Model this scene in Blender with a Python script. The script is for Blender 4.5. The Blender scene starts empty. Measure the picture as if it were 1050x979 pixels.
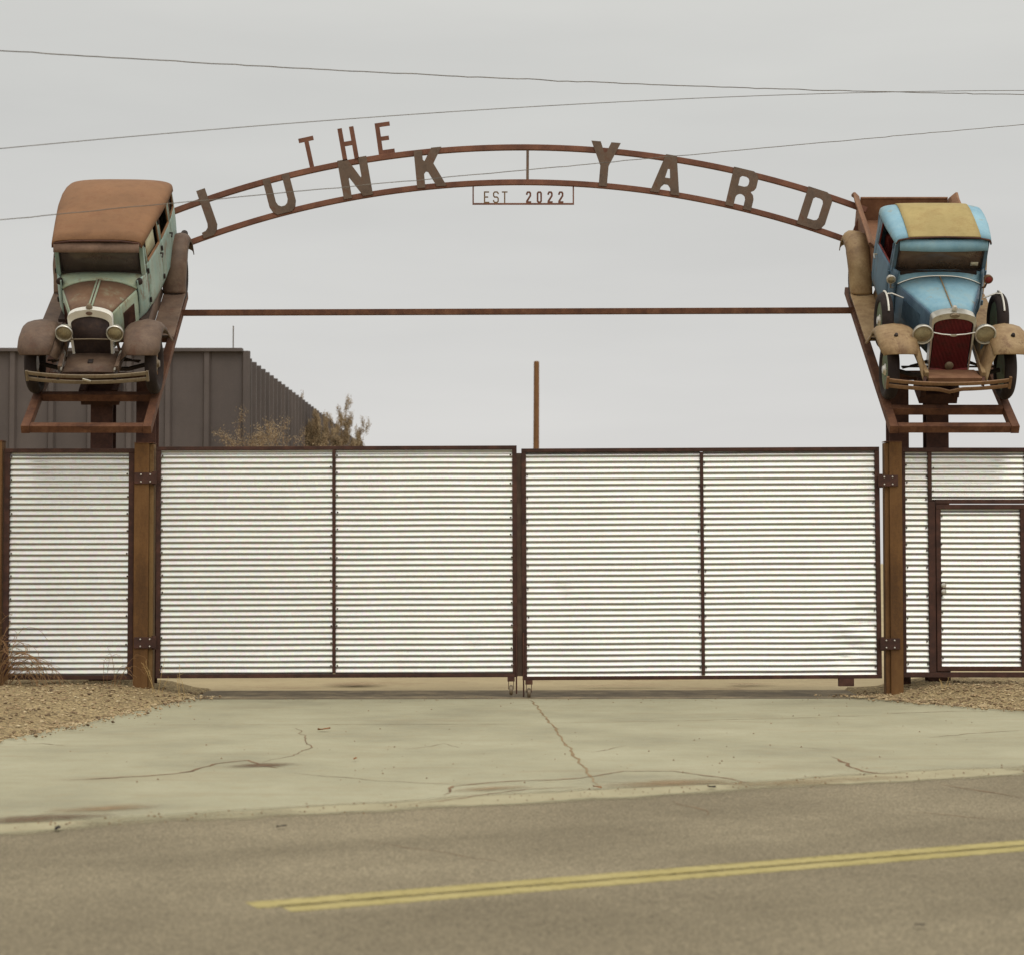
import bpy, bmesh, math, random
from mathutils import Vector, Matrix, noise as mnoise
R = math.radians
rnd = random.Random(7)
scene = bpy.context.scene
COL = scene.collection

# ------------------------------------------------------------------ colours and materials
def lin(c):
    return tuple(((v/255)/12.92 if v/255 <= .04045 else ((v/255+.055)/1.055)**2.4) for v in c)
def rgb(c, k=1.0):
    l = lin(c); return (min(l[0]*k, .95), min(l[1]*k, .95), min(l[2]*k, .95), 1)

class NT:
    def __init__(self, name):
        self.m = bpy.data.materials.new(name); self.m.use_nodes = True
        self.t = self.m.node_tree; self.t.nodes.clear()
        self.out = self.n('ShaderNodeOutputMaterial')
        self.b = self.n('ShaderNodeBsdfPrincipled'); self.l(self.b.outputs[0], self.out.inputs[0])
        self.co = self.n('ShaderNodeTexCoord').outputs['Object']
    def n(self, k, **kw):
        x = self.t.nodes.new(k)
        for a, v in kw.items(): setattr(x, a, v)
        return x
    def l(self, a, b): self.t.links.new(a, b)
    def mapping(self, scale):
        m = self.n('ShaderNodeMapping'); self.l(self.co, m.inputs[0]); m.inputs['Scale'].default_value = scale
        return m.outputs[0]
    def noise(self, scale, detail=6, rough=.6, vec=None, dist=0):
        x = self.n('ShaderNodeTexNoise'); self.l(vec or self.co, x.inputs['Vector'])
        x.inputs['Scale'].default_value = scale; x.inputs['Detail'].default_value = detail
        x.inputs['Roughness'].default_value = rough; x.inputs['Distortion'].default_value = dist
        return x.outputs[0]
    def voro(self, scale, vec=None, feature='F1', out=0):
        x = self.n('ShaderNodeTexVoronoi', feature=feature); self.l(vec or self.co, x.inputs['Vector'])
        x.inputs['Scale'].default_value = scale
        return x.outputs[out]
    def ramp(self, fac, stops):
        r = self.n('ShaderNodeValToRGB'); self.l(fac, r.inputs[0]); e = r.color_ramp.elements
        e[0].position, e[0].color = stops[0]; e[1].position, e[1].color = stops[-1]
        for p, c in stops[1:-1]:
            x = e.new(p); x.color = c
        return r.outputs[0]
    def mix(self, fac, a, b, mode='MIX'):
        x = self.n('ShaderNodeMix', data_type='RGBA', blend_type=mode)
        for s, v in ((0, fac), (6, a), (7, b)):
            if hasattr(v, 'is_linked'): self.l(v, x.inputs[s])
            else: x.inputs[s].default_value = v
        return x.outputs[2]
    def math(self, op, a, b=0.0, clamp=False):
        x = self.n('ShaderNodeMath', operation=op, use_clamp=clamp)
        for i, v in enumerate((a, b)):
            if hasattr(v, 'is_linked'): self.l(v, x.inputs[i])
            else: x.inputs[i].default_value = v
        return x.outputs[0]
    def bump(self, h, strength=.3, dist=.01):
        x = self.n('ShaderNodeBump'); self.l(h, x.inputs['Height'])
        x.inputs['Strength'].default_value = strength; x.inputs['Distance'].default_value = dist
        self.l(x.outputs[0], self.b.inputs['Normal'])
    def set(self, **kw):
        for k, v in kw.items():
            s = self.b.inputs[k.replace('_', ' ')]
            if hasattr(v, 'is_linked'): self.l(v, s)
            else: s.default_value = v
        return self

BK = (0, 0, 0, 1); WH = (1, 1, 1, 1)
def weathered(name, c1, c2, c3, scale=6, lo=.38, hi=.62, rough=.75, metal=0.0, bump=.25, streak=False, spec=.3, patch=None):
    """three tone blotchy surface: c1 main, c2 mid, c3 spots"""
    t = NT(name)
    v = t.mapping((1, 1, .25)) if streak else None
    a = t.noise(scale, 8, .65, v); b = t.noise(scale*9, 5, .7)
    f = t.math('ADD', t.math('MULTIPLY', a, .72), t.math('MULTIPLY', b, .28))
    col = t.ramp(f, [(lo, c1), ((lo+hi)/2, c2), (hi, c3)])
    big = t.noise(scale*.33, 4, .6)
    col = t.mix(1, col, t.ramp(big, [(.3, (.74, .73, .72, 1)), (.7, (1.1, 1.1, 1.1, 1))]), 'MULTIPLY')
    if patch:      # paint lost in patches and thin runs, bare rust below
        pn = t.noise(3.2, 9, .74, t.mapping((1, 1, .55)), .3); pr = t.noise(14, 6, .7, t.mapping((1, 1, .12)))
        pf = t.math('ADD', t.math('MULTIPLY', pn, .75), t.math('MULTIPLY', pr, .25))
        col = t.mix(t.ramp(pf, [(patch[1], BK), (patch[1]+.07, (patch[2],)*3+(1,))]), col, patch[0])
    fine = t.noise(scale*40, 3, .6)
    col = t.mix(.4, col, t.ramp(fine, [(.3, (.45, .45, .45, 1)), (.7, (.62, .62, .62, 1))]), 'OVERLAY')
    t.set(Base_Color=col, Roughness=t.math('ADD', t.math('MULTIPLY', b, .25), rough-.12), Metallic=metal, Specular_IOR_Level=spec)
    t.bump(t.math('ADD', a, t.math('MULTIPLY', fine, .3)), bump, .006)
    return t.m
K = 1.05
M = {}
M['rust_beam'] = weathered('rust_beam', rgb((76, 47, 33), .86), rgb((98, 63, 43), .86), rgb((118, 81, 58), .86), 5, streak=False)
M['rust_dark'] = weathered('rust_dark', rgb((58, 36, 30), .9), rgb((76, 48, 38), .9), rgb((94, 62, 49), .9), 5)
M['rust_frame'] = weathered('rust_frame', rgb((56, 36, 30), .85), rgb((70, 45, 36), .85), rgb((86, 55, 44), .85), 7)
M['letter'] = weathered('letter_plate', rgb((92, 75, 63), .85), rgb((110, 92, 78), .85), rgb((104, 74, 56), .85), 4)
M['arch'] = weathered('arch_tube', rgb((98, 63, 49), .9), rgb((114, 75, 58), .9), rgb((128, 86, 66), .9), 4)
M['post'] = weathered('post_steel', rgb((80, 53, 25), .92), rgb((102, 70, 36), .92), rgb((114, 82, 46), .92), 4, streak=True)
M['post_edge'] = weathered('post_edge', rgb((100, 76, 44), .95), rgb((116, 90, 54), .95), rgb((92, 64, 34), .95), 4, streak=True)
M['roof_rust'] = weathered('roof_rust', rgb((114, 79, 52), .86), rgb((134, 97, 66), .86), rgb((122, 82, 54), .86), 3, .3, .7, .75, bump=.12)
M['fender_rust'] = weathered('fender_rust', rgb((76, 58, 48), .88), rgb((98, 78, 64), .88), rgb((118, 97, 80), .88), 4, .34, .66, .62, bump=.15, patch=(rgb((84, 56, 42), .95), .54, .7))
M['hood_rust'] = weathered('hood_rust', rgb((102, 74, 56), .9), rgb((120, 92, 71), .9), rgb((146, 146, 120), .9), 3.5, .36, .72, .6, bump=.12, patch=(rgb((140, 150, 128), .95), .58, .7))
M['visor_brown'] = weathered('visor_brown', rgb((92, 72, 60), K), rgb((110, 88, 74), K), rgb((124, 100, 84), K), 4)
M['mint'] = weathered('mint_paint', rgb((128, 154, 147), .98), rgb((146, 163, 153), .98), rgb((132, 118, 94), .92), 4, .4, .68, .6, bump=.1, streak=True, patch=(rgb((112, 84, 62), .95), .53, .75))
M['mint_pale'] = weathered('mint_pale', rgb((144, 160, 142), .95), rgb((154, 164, 140), .95), rgb((132, 118, 92), .95), 5, .4, .72, .6, bump=.1, patch=(rgb((118, 92, 66), .95), .52, .75))
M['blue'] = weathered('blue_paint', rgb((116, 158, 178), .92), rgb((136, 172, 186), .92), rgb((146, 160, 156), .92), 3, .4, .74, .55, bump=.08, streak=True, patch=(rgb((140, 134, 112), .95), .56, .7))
M['blue_shaded'] = weathered('blue_shaded', rgb((74, 97, 118), .88), rgb((94, 120, 138), .88), rgb((122, 120, 108), .9), 3, .42, .74, .55, bump=.08, streak=True, patch=(rgb((104, 86, 70), .95), .55, .7))  # same blue paint, darker: shade of the side faces put into the colour
M['tan_roof'] = weathered('tan_roof', rgb((150, 132, 84), .95), rgb((164, 146, 98), .95), rgb((144, 120, 76), .95), 3, .3, .7, .85, bump=.15)
M['tan_rust'] = weathered('tan_rust', rgb((114, 88, 62), .88), rgb((142, 116, 83), .88), rgb((164, 140, 104), .88), 4, .32, .64, .6, bump=.12, patch=(rgb((96, 66, 44), .95), .53, .75))
M['bed_rust'] = weathered('bed_rust', rgb((108, 74, 54), .92), rgb((128, 92, 68), .92), rgb((144, 110, 82), .92), 4, .34, .66, .7, bump=.15)
M['red_grille'] = weathered('red_grille', rgb((104, 32, 34), .95), rgb((116, 40, 40), .95), rgb((92, 42, 38), .95), 8, rough=.6, bump=.05)
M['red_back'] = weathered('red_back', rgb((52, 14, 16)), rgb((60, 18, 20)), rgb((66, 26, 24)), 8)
M['red_inside'] = weathered('red_inside', rgb((110, 36, 32), K), rgb((124, 52, 44), K), rgb((90, 30, 28), K), 8, rough=.7)
M['green_wheel'] = weathered('green_wheel', rgb((84, 98, 76), .9), rgb((108, 120, 96), .9), rgb((104, 88, 68), .9), 8)
M['dark_in'] = weathered('dark_interior', rgb((44, 34, 30)), rgb((54, 42, 36)), rgb((62, 48, 42)), 5, rough=.9)
M['tyre'] = weathered('tyre_rubber', rgb((40, 31, 30), .8), rgb((50, 40, 37), .8), rgb((72, 58, 51), .8), 7, .36, .74, .85, bump=.2)
M['wheel_rust'] = weathered('wheel_rust', rgb((96, 66, 48)), rgb((130, 100, 74)), rgb((150, 124, 96)), 8)
M['chrome'] = weathered('old_chrome', rgb((190, 186, 176)), rgb((204, 200, 190)), rgb((130, 112, 90)), 7, .44, .74, .32, .8, .05, spec=.5)
M['white_shell'] = weathered('white_shell', rgb((214, 210, 200)), rgb((220, 218, 210)), rgb((140, 116, 92)), 7, .48, .74, .42, .25, .05)
M['bumper'] = weathered('bumper_steel', rgb((112, 98, 80)), rgb((128, 114, 94)), rgb((92, 70, 52)), 6, .4, .66, .5, .35, .1)
M['bumper_rust'] = weathered('bumper_rust', rgb((104, 76, 52)), rgb((124, 94, 66)), rgb((90, 58, 40)), 6, .4, .66, .55, .2, .1)
M['core'] = weathered('radiator_core', rgb((54, 44, 44)), rgb((64, 52, 50)), rgb((76, 60, 54)), 14, rough=.8)
M['black_bits'] = weathered('black_steel', rgb((34, 28, 27)), rgb((46, 38, 35)), rgb((60, 48, 42)), 9)
M['beige_pane'] = weathered('beige_pane', rgb((170, 168, 142)), rgb((180, 178, 150)), rgb((160, 148, 118)), 5)
M['sticker'] = weathered('paper_sticker', rgb((190, 182, 160)), rgb((210, 204, 184)), rgb((170, 150, 120)), 20)
M['wood_pole'] = weathered('wood_pole', rgb((104, 72, 42)), rgb((122, 86, 52)), rgb((92, 62, 36)), 3, streak=True)
M['shed'] = weathered('shed_metal', rgb((76, 69, 67)), rgb((84, 76, 73)), rgb((92, 83, 79)), 1.2, .3, .7, .6, .1, .05, streak=True)
M['wire'] = weathered('wire_black', rgb((92, 86, 80)), rgb((106, 99, 92)), rgb((116, 108, 98)), 9)
M['twig'] = weathered('dry_twig', rgb((116, 86, 56)), rgb((134, 102, 68)), rgb((152, 120, 84)), 5)
M['straw'] = weathered('dry_straw', rgb((176, 146, 92)), rgb((188, 160, 106)), rgb((160, 126, 78)), 5)
M['leaf'] = weathered('dry_leaf', rgb((134, 86, 48)), rgb((150, 100, 58)), rgb((110, 70, 40)), 30)
M['bush_leaf'] = weathered('bush_leaf', rgb((112, 94, 70)), rgb((136, 116, 88)), rgb((158, 140, 110)), 2)
M['bolt'] = weathered('bright_bolt', rgb((190, 184, 176)), rgb((205, 200, 192)), rgb((160, 150, 140)), 30, rough=.4, metal=.4)
M['screw'] = weathered('dark_screw', rgb((70, 60, 54)), rgb((84, 72, 64)), rgb((96, 82, 72)), 30)

def galvanized():
    t = NT('galvanized_sheet')
    a = t.noise(1.3, 5, .6); s = t.noise(2.2, 6, .65, t.mapping((1.2, 1, 6)))
    z = t.voro(26, None, 'F1', 1)
    col = t.ramp(a, [(.25, (.45, .445, .415, 1)), (.75, (.54, .535, .505, 1))])
    col = t.mix(.10, col, z, 'MULTIPLY')
    col = t.mix(t.ramp(s, [(.56, BK), (.8, (.45, .45, .45, 1))]), col, (.56, .5, .4, 1))
    t.set(Base_Color=col, Metallic=.75, Roughness=t.math('ADD', t.math('MULTIPLY', a, .12), .30), Specular_IOR_Level=.5)
    t.bump(t.noise(60, 3, .6), .04, .003)
    return t.m
M['galv'] = galvanized()

def glass_dusty(name, dust, cover=.55):
    t = NT(name)
    tr = t.n('ShaderNodeBsdfTransparent'); tr.inputs[0].default_value = (.75, .74, .70, 1)
    n = t.noise(5, 6, .65, t.mapping((1, 1, .5)))
    t.set(Base_Color=t.ramp(n, [(.3, dust), (.75, tuple(min(1, v*1.35) for v in dust[:3])+(1,))]), Roughness=.22, Specular_IOR_Level=.6)
    mx = t.n('ShaderNodeMixShader')
    fac = t.math('ADD', t.math('MULTIPLY', n, .35), cover-.17, True)
    t.l(fac, mx.inputs[0]); t.l(tr.outputs[0], mx.inputs[1]); t.l(t.b.outputs[0], mx.inputs[2])
    t.l(mx.outputs[0], t.out.inputs[0])
    return t.m
M['glass_l'] = glass_dusty('windscreen_dusty', rgb((86, 76, 72)), .72)
M['glass_r'] = glass_dusty('windscreen_brown', rgb((102, 84, 72)), .78)

def lens():
    t = NT('lamp_lens')
    w = t.n('ShaderNodeTexWave'); t.l(t.co, w.inputs[0]); w.inputs['Scale'].default_value = 14
    t.set(Base_Color=t.ramp(t.noise(9, 4), [(.3, rgb((104, 92, 70))), (.7, rgb((150, 138, 108)))]), Roughness=.14, Specular_IOR_Level=.8, Metallic=.25)
    t.bump(w.outputs[1], .3, .004)
    return t.m
M['lens'] = lens()

def concrete():
    t = NT('driveway_concrete')
    a = t.noise(.55, 7, .62); b = t.noise(5, 8, .7); f = t.noise(85, 4, .75)
    col = t.ramp(a, [(.26, rgb((133, 128, 107), .95)), (.5, rgb((155, 150, 125), .95)), (.74, rgb((169, 164, 139), .95))])
    col = t.mix(t.ramp(b, [(.5, BK), (.78, (.5, .5, .5, 1))]), col, rgb((146, 132, 102)))
    st = t.noise(1.1, 6, .7, t.mapping((.35, 1.5, 1)), .6)
    col = t.mix(t.ramp(st, [(.55, BK), (.76, (.6, .6, .6, 1))]), col, rgb((138, 124, 98)))
    col = t.mix(t.ramp(t.voro(7, None, 'F1', 0), [(.02, (.6, .6, .6, 1)), (.07, BK)]), col, rgb((110, 92, 70)))
    col = t.mix(.55, col, t.ramp(f, [(.25, (.36, .36, .36, 1)), (.75, (.66, .66, .66, 1))]), 'OVERLAY')
    t.set(Base_Color=col, Roughness=.86, Specular_IOR_Level=.25)
    t.bump(t.math('ADD', f, t.math('MULTIPLY', b, .6)), .35, .008)
    return t.m
M['concrete'] = concrete()

def asphalt():
    t = NT('road_asphalt')
    a = t.noise(.5, 6, .6); g = t.noise(70, 3, .8); v = t.voro(95, None, 'F1', 1)
    vr = t.n('ShaderNodeVectorRotate', rotation_type='Z_AXIS'); t.l(t.co, vr.inputs[0]); vr.inputs['Angle'].default_value = -R(26)
    mpp = t.n('ShaderNodeMapping'); t.l(vr.outputs[0], mpp.inputs[0]); mpp.inputs['Scale'].default_value = (.14, 1.1, 1)
    w = t.noise(.7, 7, .62, mpp.outputs[0], .4)
    col = t.ramp(a, [(.3, rgb((111, 101, 81), 1)), (.7, rgb((136, 125, 102), 1))])
    col = t.mix(t.ramp(w, [(.48, BK), (.72, (.55, .55, .55, 1))]), col, rgb((98, 89, 70), .97))
    bw = t.n('ShaderNodeRGBToBW'); t.l(v, bw.inputs[0])
    sp = t.ramp(bw.outputs[0], [(.15, (.2, .2, .2, 1)), (.5, (.5, .5, .5, 1)), (.9, (.84, .84, .84, 1))])
    col = t.mix(.6, col, sp, 'OVERLAY')
    col = t.mix(.6, col, t.ramp(g, [(.28, (.26, .26, .26, 1)), (.72, (.74, .74, .74, 1))]), 'OVERLAY')
    t.set(Base_Color=col, Roughness=.88, Specular_IOR_Level=.25)
    t.bump(t.math('ADD', g, bw.outputs[0]), .6, .008)
    return t.m
M['asphalt'] = asphalt()

def worn(name, c1, c2, under_lo, under_hi, scale, density):
    """surface laid thinly over another: breaks up at its edges and in worn spots"""
    t = NT(name)
    a = t.noise(scale, 8, .72); g = t.noise(70, 3, .75)
    f = t.math('ADD', t.math('MULTIPLY', a, .6), t.math('MULTIPLY', g, .4))
    t.set(Base_Color=t.ramp(t.noise(3, 5), [(.3, c1), (.7, c2)]), Roughness=.85, Specular_IOR_Level=.25)
    tr = t.n('ShaderNodeBsdfTransparent'); mx = t.n('ShaderNodeMixShader')
    at = t.n('ShaderNodeAttribute', attribute_name='cover')
    m = t.math('ADD', f, t.math('MULTIPLY', t.math('SUBTRACT', at.outputs['Fac'], .5), density))
    fac = t.ramp(m, [(under_lo, BK), (under_hi, WH)])
    t.l(fac, mx.inputs[0]); t.l(tr.outputs[0], mx.inputs[1]); t.l(t.b.outputs[0], mx.inputs[2])
    t.l(mx.outputs[0], t.out.inputs[0])
    return t.m
M['yellow'] = worn('worn_yellow_paint', rgb((152, 139, 86)), rgb((166, 153, 104)), .38, .66, 18, .75)
M['fringe'] = worn('concrete_fringe', rgb((150, 141, 113), .95), rgb((164, 156, 127), .95), .40, .74, 2.2, .9)
M['dust'] = worn('blown_dirt', rgb((150, 128, 96)), rgb((134, 110, 82)), .46, .95, 1.6, .9)
M['stain'] = worn('dark_stain', rgb((112, 90, 68)), rgb((96, 76, 58)), .40, .9, 5.0, .9)
M['crack'] = weathered('crack_dirt', rgb((96, 74, 52)), rgb((118, 92, 64)), rgb((132, 104, 76)), 6)
M['joint'] = weathered('joint_dirt', rgb((122, 102, 72)), rgb((136, 114, 82)), rgb((146, 126, 94)), 6)

def gravel():
    t = NT('gravel_ground')
    a = t.noise(.9, 6, .65); v = t.voro(42, None, 'F1', 1); d = t.voro(42, None, 'F1', 0); v2 = t.noise(120, 3, .8)
    bw = t.n('ShaderNodeRGBToBW'); t.l(v, bw.inputs[0])
    col = t.ramp(a, [(.3, rgb((148, 128, 95))), (.7, rgb((174, 154, 117)))])
    col = t.mix(.85, col, t.ramp(bw.outputs[0], [(.15, (.2, .2, .2, 1)), (.5, (.5, .5, .5, 1)), (.9, (.78, .78, .76, 1))]), 'OVERLAY')
    col = t.mix(.6, col, t.ramp(v2, [(.3, (.3, .3, .3, 1)), (.7, (.68, .68, .68, 1))]), 'OVERLAY')
    t.set(Base_Color=col, Roughness=.95, Specular_IOR_Level=.15)
    t.bump(t.math('SUBTRACT', v2, d), .9, .02)
    return t.m
M['gravel'] = gravel()
M['stone'] = None
def stone():
    t = NT('gravel_stone')
    v = t.voro(9, None, 'F1', 1); bw = t.n('ShaderNodeRGBToBW'); t.l(v, bw.inputs[0])
    t.set(Base_Color=t.ramp(bw.outputs[0], [(.1, rgb((96, 80, 62))), (.45, rgb((150, 128, 98))), (.8, rgb((170, 152, 120))), (1, rgb((182, 167, 136)))]), Roughness=.9, Specular_IOR_Level=.2)
    t.bump(t.noise(60, 4), .4, .004)
    return t.m
M['stone'] = stone()
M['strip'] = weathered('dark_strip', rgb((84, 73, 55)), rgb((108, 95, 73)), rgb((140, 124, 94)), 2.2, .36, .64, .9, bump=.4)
M['yard'] = weathered('yard_dirt', rgb((150, 134, 102)), rgb((166, 150, 116)), rgb((140, 118, 88)), .8, .3, .7, .95, bump=.4)

# ------------------------------------------------------------------ mesh builder
class MB:
    def __init__(s): s.v = []; s.f = []; s.m = []
    def add(s, vs, fs, mi=0, X=None):
        o = len(s.v)
        s.v += [tuple(X @ Vector(p)) if X else tuple(p) for p in vs]
        s.f += [tuple(o+i for i in f) for f in fs]; s.m += [mi]*len(fs)
        return s
    def box(s, c, d, X=None, mi=0):
        x, y, z = d[0]/2, d[1]/2, d[2]/2
        vs = [(c[0]+a*x, c[1]+b*y, c[2]+e*z) for a in (-1, 1) for b in (-1, 1) for e in (-1, 1)]
        return s.add(vs, [(0, 1, 3, 2), (4, 6, 7, 5), (0, 4, 5, 1), (2, 3, 7, 6), (0, 2, 6, 4), (1, 5, 7, 3)], mi, X)
    def beam(s, p0, p1, w, h, up=(0, 0, 1), mi=0):
        p0, p1 = Vector(p0), Vector(p1); d = (p1-p0); L = d.length; d.normalize()
        sd = d.cross(Vector(up)).normalized(); u = sd.cross(d)
        X = Matrix((sd, d, u)).transposed().to_4x4(); X.translation = (p0+p1)/2
        return s.box((0, 0, 0), (w, L, h), X, mi)
    def tube(s, pts, r, n=8, mi=0, closed=False):
        pts = [Vector(p) for p in pts]; N = len(pts); rings = []
        u = None
        for i, p in enumerate(pts):
            a = pts[i-1] if (i or closed) else p; b = pts[(i+1) % N] if (i < N-1 or closed) else p
            d = (b-a).normalized()
            if u is None: u = d.orthogonal().normalized()
            u = (u - d*u.dot(d)); u = u.normalized() if u.length > 1e-6 else d.orthogonal().normalized()
            w = d.cross(u); rr = r[i] if isinstance(r, (list, tuple)) else r
            rings.append([p+(u*math.cos(2*math.pi*k/n)+w*math.sin(2*math.pi*k/n))*rr for k in range(n)])
        return s.loft(rings, True, not closed, not closed, mi, closed)
    def loft(s, rings, ring_closed=True, cap0=True, cap1=True, mi=0, closed=False, X=None):
        n = len(rings[0]); vs = [p for r_ in rings for p in r_]; fs = []
        R_ = len(rings)
        for i in range(R_ if closed else R_-1):
            j = (i+1) % R_
            for k in range(n if ring_closed else n-1):
                l = (k+1) % n
                fs.append((i*n+k, i*n+l, j*n+l, j*n+k))
        if ring_closed and cap0: fs.append(tuple(range(n))[::-1])
        if ring_closed and cap1: fs.append(tuple((R_-1)*n+k for k in range(n)))
        return s.add(vs, fs, mi, X)
    def lathe(s, prof, X=None, n=24, mi=0, arc=2*math.pi):
        """profile (radius, height) turned about local z"""
        rings = [[(r_*math.cos(arc*k/n), r_*math.sin(arc*k/n), h) for k in range(n)] for r_, h in prof]
        return s.loft(rings, True, prof[0][0] > 1e-5, prof[-1][0] > 1e-5, mi, False, X)
    def prism(s, poly, t, X=None, mi=0):
        n = len(poly)
        vs = [(x, y, 0) for x, y in poly]+[(x, y, t) for x, y in poly]
        fs = [tuple(range(n))[::-1], tuple(range(n, 2*n))]+[(k, (k+1) % n, n+(k+1) % n, n+k) for k in range(n)]
        return s.add(vs, fs, mi, X)
    def build(s, name, mat, parent=None, smooth=40, bevel=0, solid=0, sub=0, X=None):
        me = bpy.data.meshes.new(name); me.from_pydata(s.v, [], s.f)
        for m in (mat if isinstance(mat, (list, tuple)) else [mat]): me.materials.append(m)
        me.polygons.foreach_set('material_index', s.m)
        bm = bmesh.new(); bm.from_mesh(me)
        bmesh.ops.remove_doubles(bm, verts=bm.verts, dist=1e-5)
        bmesh.ops.recalc_face_normals(bm, faces=bm.faces); bm.to_mesh(me); bm.free()
        if smooth:
            me.polygons.foreach_set('use_smooth', [True]*len(me.polygons)); me.set_sharp_from_angle(angle=R(smooth))
        o = bpy.data.objects.new(name, me); COL.objects.link(o)
        if parent: o.parent = parent
        if X is not None: o.matrix_local = X
        if solid:
            d = o.modifiers.new('solid', 'SOLIDIFY'); d.thickness = solid; d.offset = 0
        if sub:
            d = o.modifiers.new('sub', 'SUBSURF'); d.levels = d.render_levels = sub
        if bevel:
            d = o.modifiers.new('bevel', 'BEVEL'); d.width = bevel; d.segments = 2; d.limit_method = 'ANGLE'; d.angle_limit = R(40)
        return o
def tag(o, label=None, cat=None, group=None, kind=None):
    for k, v in (('label', label), ('category', cat), ('group', group), ('kind', kind)):
        if v: o[k] = v
    return o
def empty(name, loc, label, cat, group=None, rot=(0, 0, 0)):
    o = bpy.data.objects.new(name, None); COL.objects.link(o); o.empty_display_size = .2
    o.location = loc; o.rotation_euler = rot
    return tag(o, label, cat, group)
def lerp(tab, s):
    if s <= tab[0][0]: return tab[0][1]
    for (a, u), (b, v) in zip(tab, tab[1:]):
        if s <= b: return u+(v-u)*(s-a)/(b-a)
    return tab[-1][1]
def sm(x): x = max(0, min(1, x)); return x*x*(3-2*x)
def ax_x(c):   # local z axis along world x, at c
    X = Matrix(((0, 0, 1), (0, 1, 0), (-1, 0, 0))).to_4x4(); X.translation = c; return X
def ax_front(c, tilt=0):  # local z axis pointing to -y
    X = Matrix.Rotation(R(90)+tilt, 4, 'X'); X.translation = c; return X

# ------------------------------------------------------------------ camera
cd = bpy.data.cameras.new('camera'); cam = bpy.data.objects.new('camera', cd); COL.objects.link(cam)
cam.location = (0, -24, 1.6); cam.rotation_euler = (R(90+2.317), 0, 0)
cd.sensor_width = 36; cd.lens = 2088/1050*36; cd.clip_end = 3000; cd.clip_start = .1
cd.dof.use_dof = True; cd.dof.focus_distance = 24.2; cd.dof.aperture_fstop = 2.5
scene.camera = cam

# ------------------------------------------------------------------ world and sun
w = bpy.data.worlds.new('World'); scene.world = w; w.use_nodes = True
t = w.node_tree; t.nodes.clear()
def wn(k, **kw):
    x = t.nodes.new(k)
    for a, v in kw.items(): setattr(x, a, v)
    return x
SUN_EL, SUN_AZ = 55, 158     # azimuth measured clockwise from +Y
sky = wn('ShaderNodeTexSky', sky_type='NISHITA', sun_disc=False); sky.sun_elevation = R(SUN_EL); sky.sun_rotation = R(SUN_AZ)
bg = wn('ShaderNodeBackground'); bg.inputs[1].default_value = .1
out = wn('ShaderNodeOutputWorld'); t.links.new(bg.outputs[0], out.inputs[0])
tc = wn('ShaderNodeTexCoord'); sx = wn('ShaderNodeSeparateXYZ'); t.links.new(tc.outputs['Generated'], sx.inputs[0])
grad = wn('ShaderNodeValToRGB'); t.links.new(sx.outputs[2], grad.inputs[0])
ge = grad.color_ramp.elements
def cl(c, k): l = lin(c); return (l[0]*k, l[1]*k, l[2]*k, 1)
ge[0].position = 0; ge[0].color = cl((209, 207, 206), 1.0)
ge[1].position = 1; ge[1].color = cl((236, 234, 228), 1.15)
for p_, c_, k_ in ((.1, (207, 206, 204), 1), (.22, (201, 201, 198), 1), (.45, (212, 211, 206), 1.05)):
    e = ge.new(p_); e.color = cl(c_, k_)
mp = wn('ShaderNodeMapping'); mp.inputs['Scale'].default_value = (1.6, 1.6, 9); mp.inputs['Rotation'].default_value = (0, R(4), 0)
t.links.new(tc.outputs['Generated'], mp.inputs[0])
nz = wn('ShaderNodeTexNoise'); nz.inputs['Scale'].default_value = 2.2; nz.inputs['Detail'].default_value = 5; nz.inputs['Roughness'].default_value = .5
t.links.new(mp.outputs[0], nz.inputs[0])
cr = wn('ShaderNodeValToRGB'); t.links.new(nz.outputs[0], cr.inputs[0])
cr.color_ramp.elements[0].position = .3; cr.color_ramp.elements[0].color = (10.15, 10.15, 10.12, 1)
cr.color_ramp.elements[1].position = .7; cr.color_ramp.elements[1].color = (11.2, 11.2, 11.1, 1)
mu = wn('ShaderNodeMix', data_type='RGBA', blend_type='MULTIPLY'); mu.inputs[0].default_value = 1
t.links.new(grad.outputs[0], mu.inputs[6]); t.links.new(cr.outputs[0], mu.inputs[7])
# brighter cloud around the hidden sun
dv = Vector((math.sin(R(SUN_AZ))*math.cos(R(SUN_EL)), math.cos(R(SUN_AZ))*math.cos(R(SUN_EL)), math.sin(R(SUN_EL))))
dot = wn('ShaderNodeVectorMath', operation='DOT_PRODUCT'); t.links.new(tc.outputs['Generated'], dot.inputs[0]); dot.inputs[1].default_value = dv
gl = wn('ShaderNodeMapRange'); t.links.new(dot.outputs['Value'], gl.inputs[0])
gl.inputs[1].default_value = .0; gl.inputs[2].default_value = 1; gl.inputs[3].default_value = 1.0; gl.inputs[4].default_value = 1.75
sc = wn('ShaderNodeVectorMath', operation='SCALE'); t.links.new(mu.outputs[2], sc.inputs[0]); t.links.new(gl.outputs[0], sc.inputs['Scale'])
mx = wn('ShaderNodeMix', data_type='RGBA'); mx.inputs[0].default_value = .97
t.links.new(sky.outputs[0], mx.inputs[6]); t.links.new(sc.outputs[0], mx.inputs[7]); t.links.new(mx.outputs[2], bg.inputs[0])
sd = bpy.data.lights.new('sun', 'SUN'); sd.energy = 1.0; sd.angle = R(44); sd.color = (1, .95, .86)
so = bpy.data.objects.new('sun', sd); COL.objects.link(so); so.location = dv*40
so.rotation_euler = dv.to_track_quat('Z', 'Y').to_euler()

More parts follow.
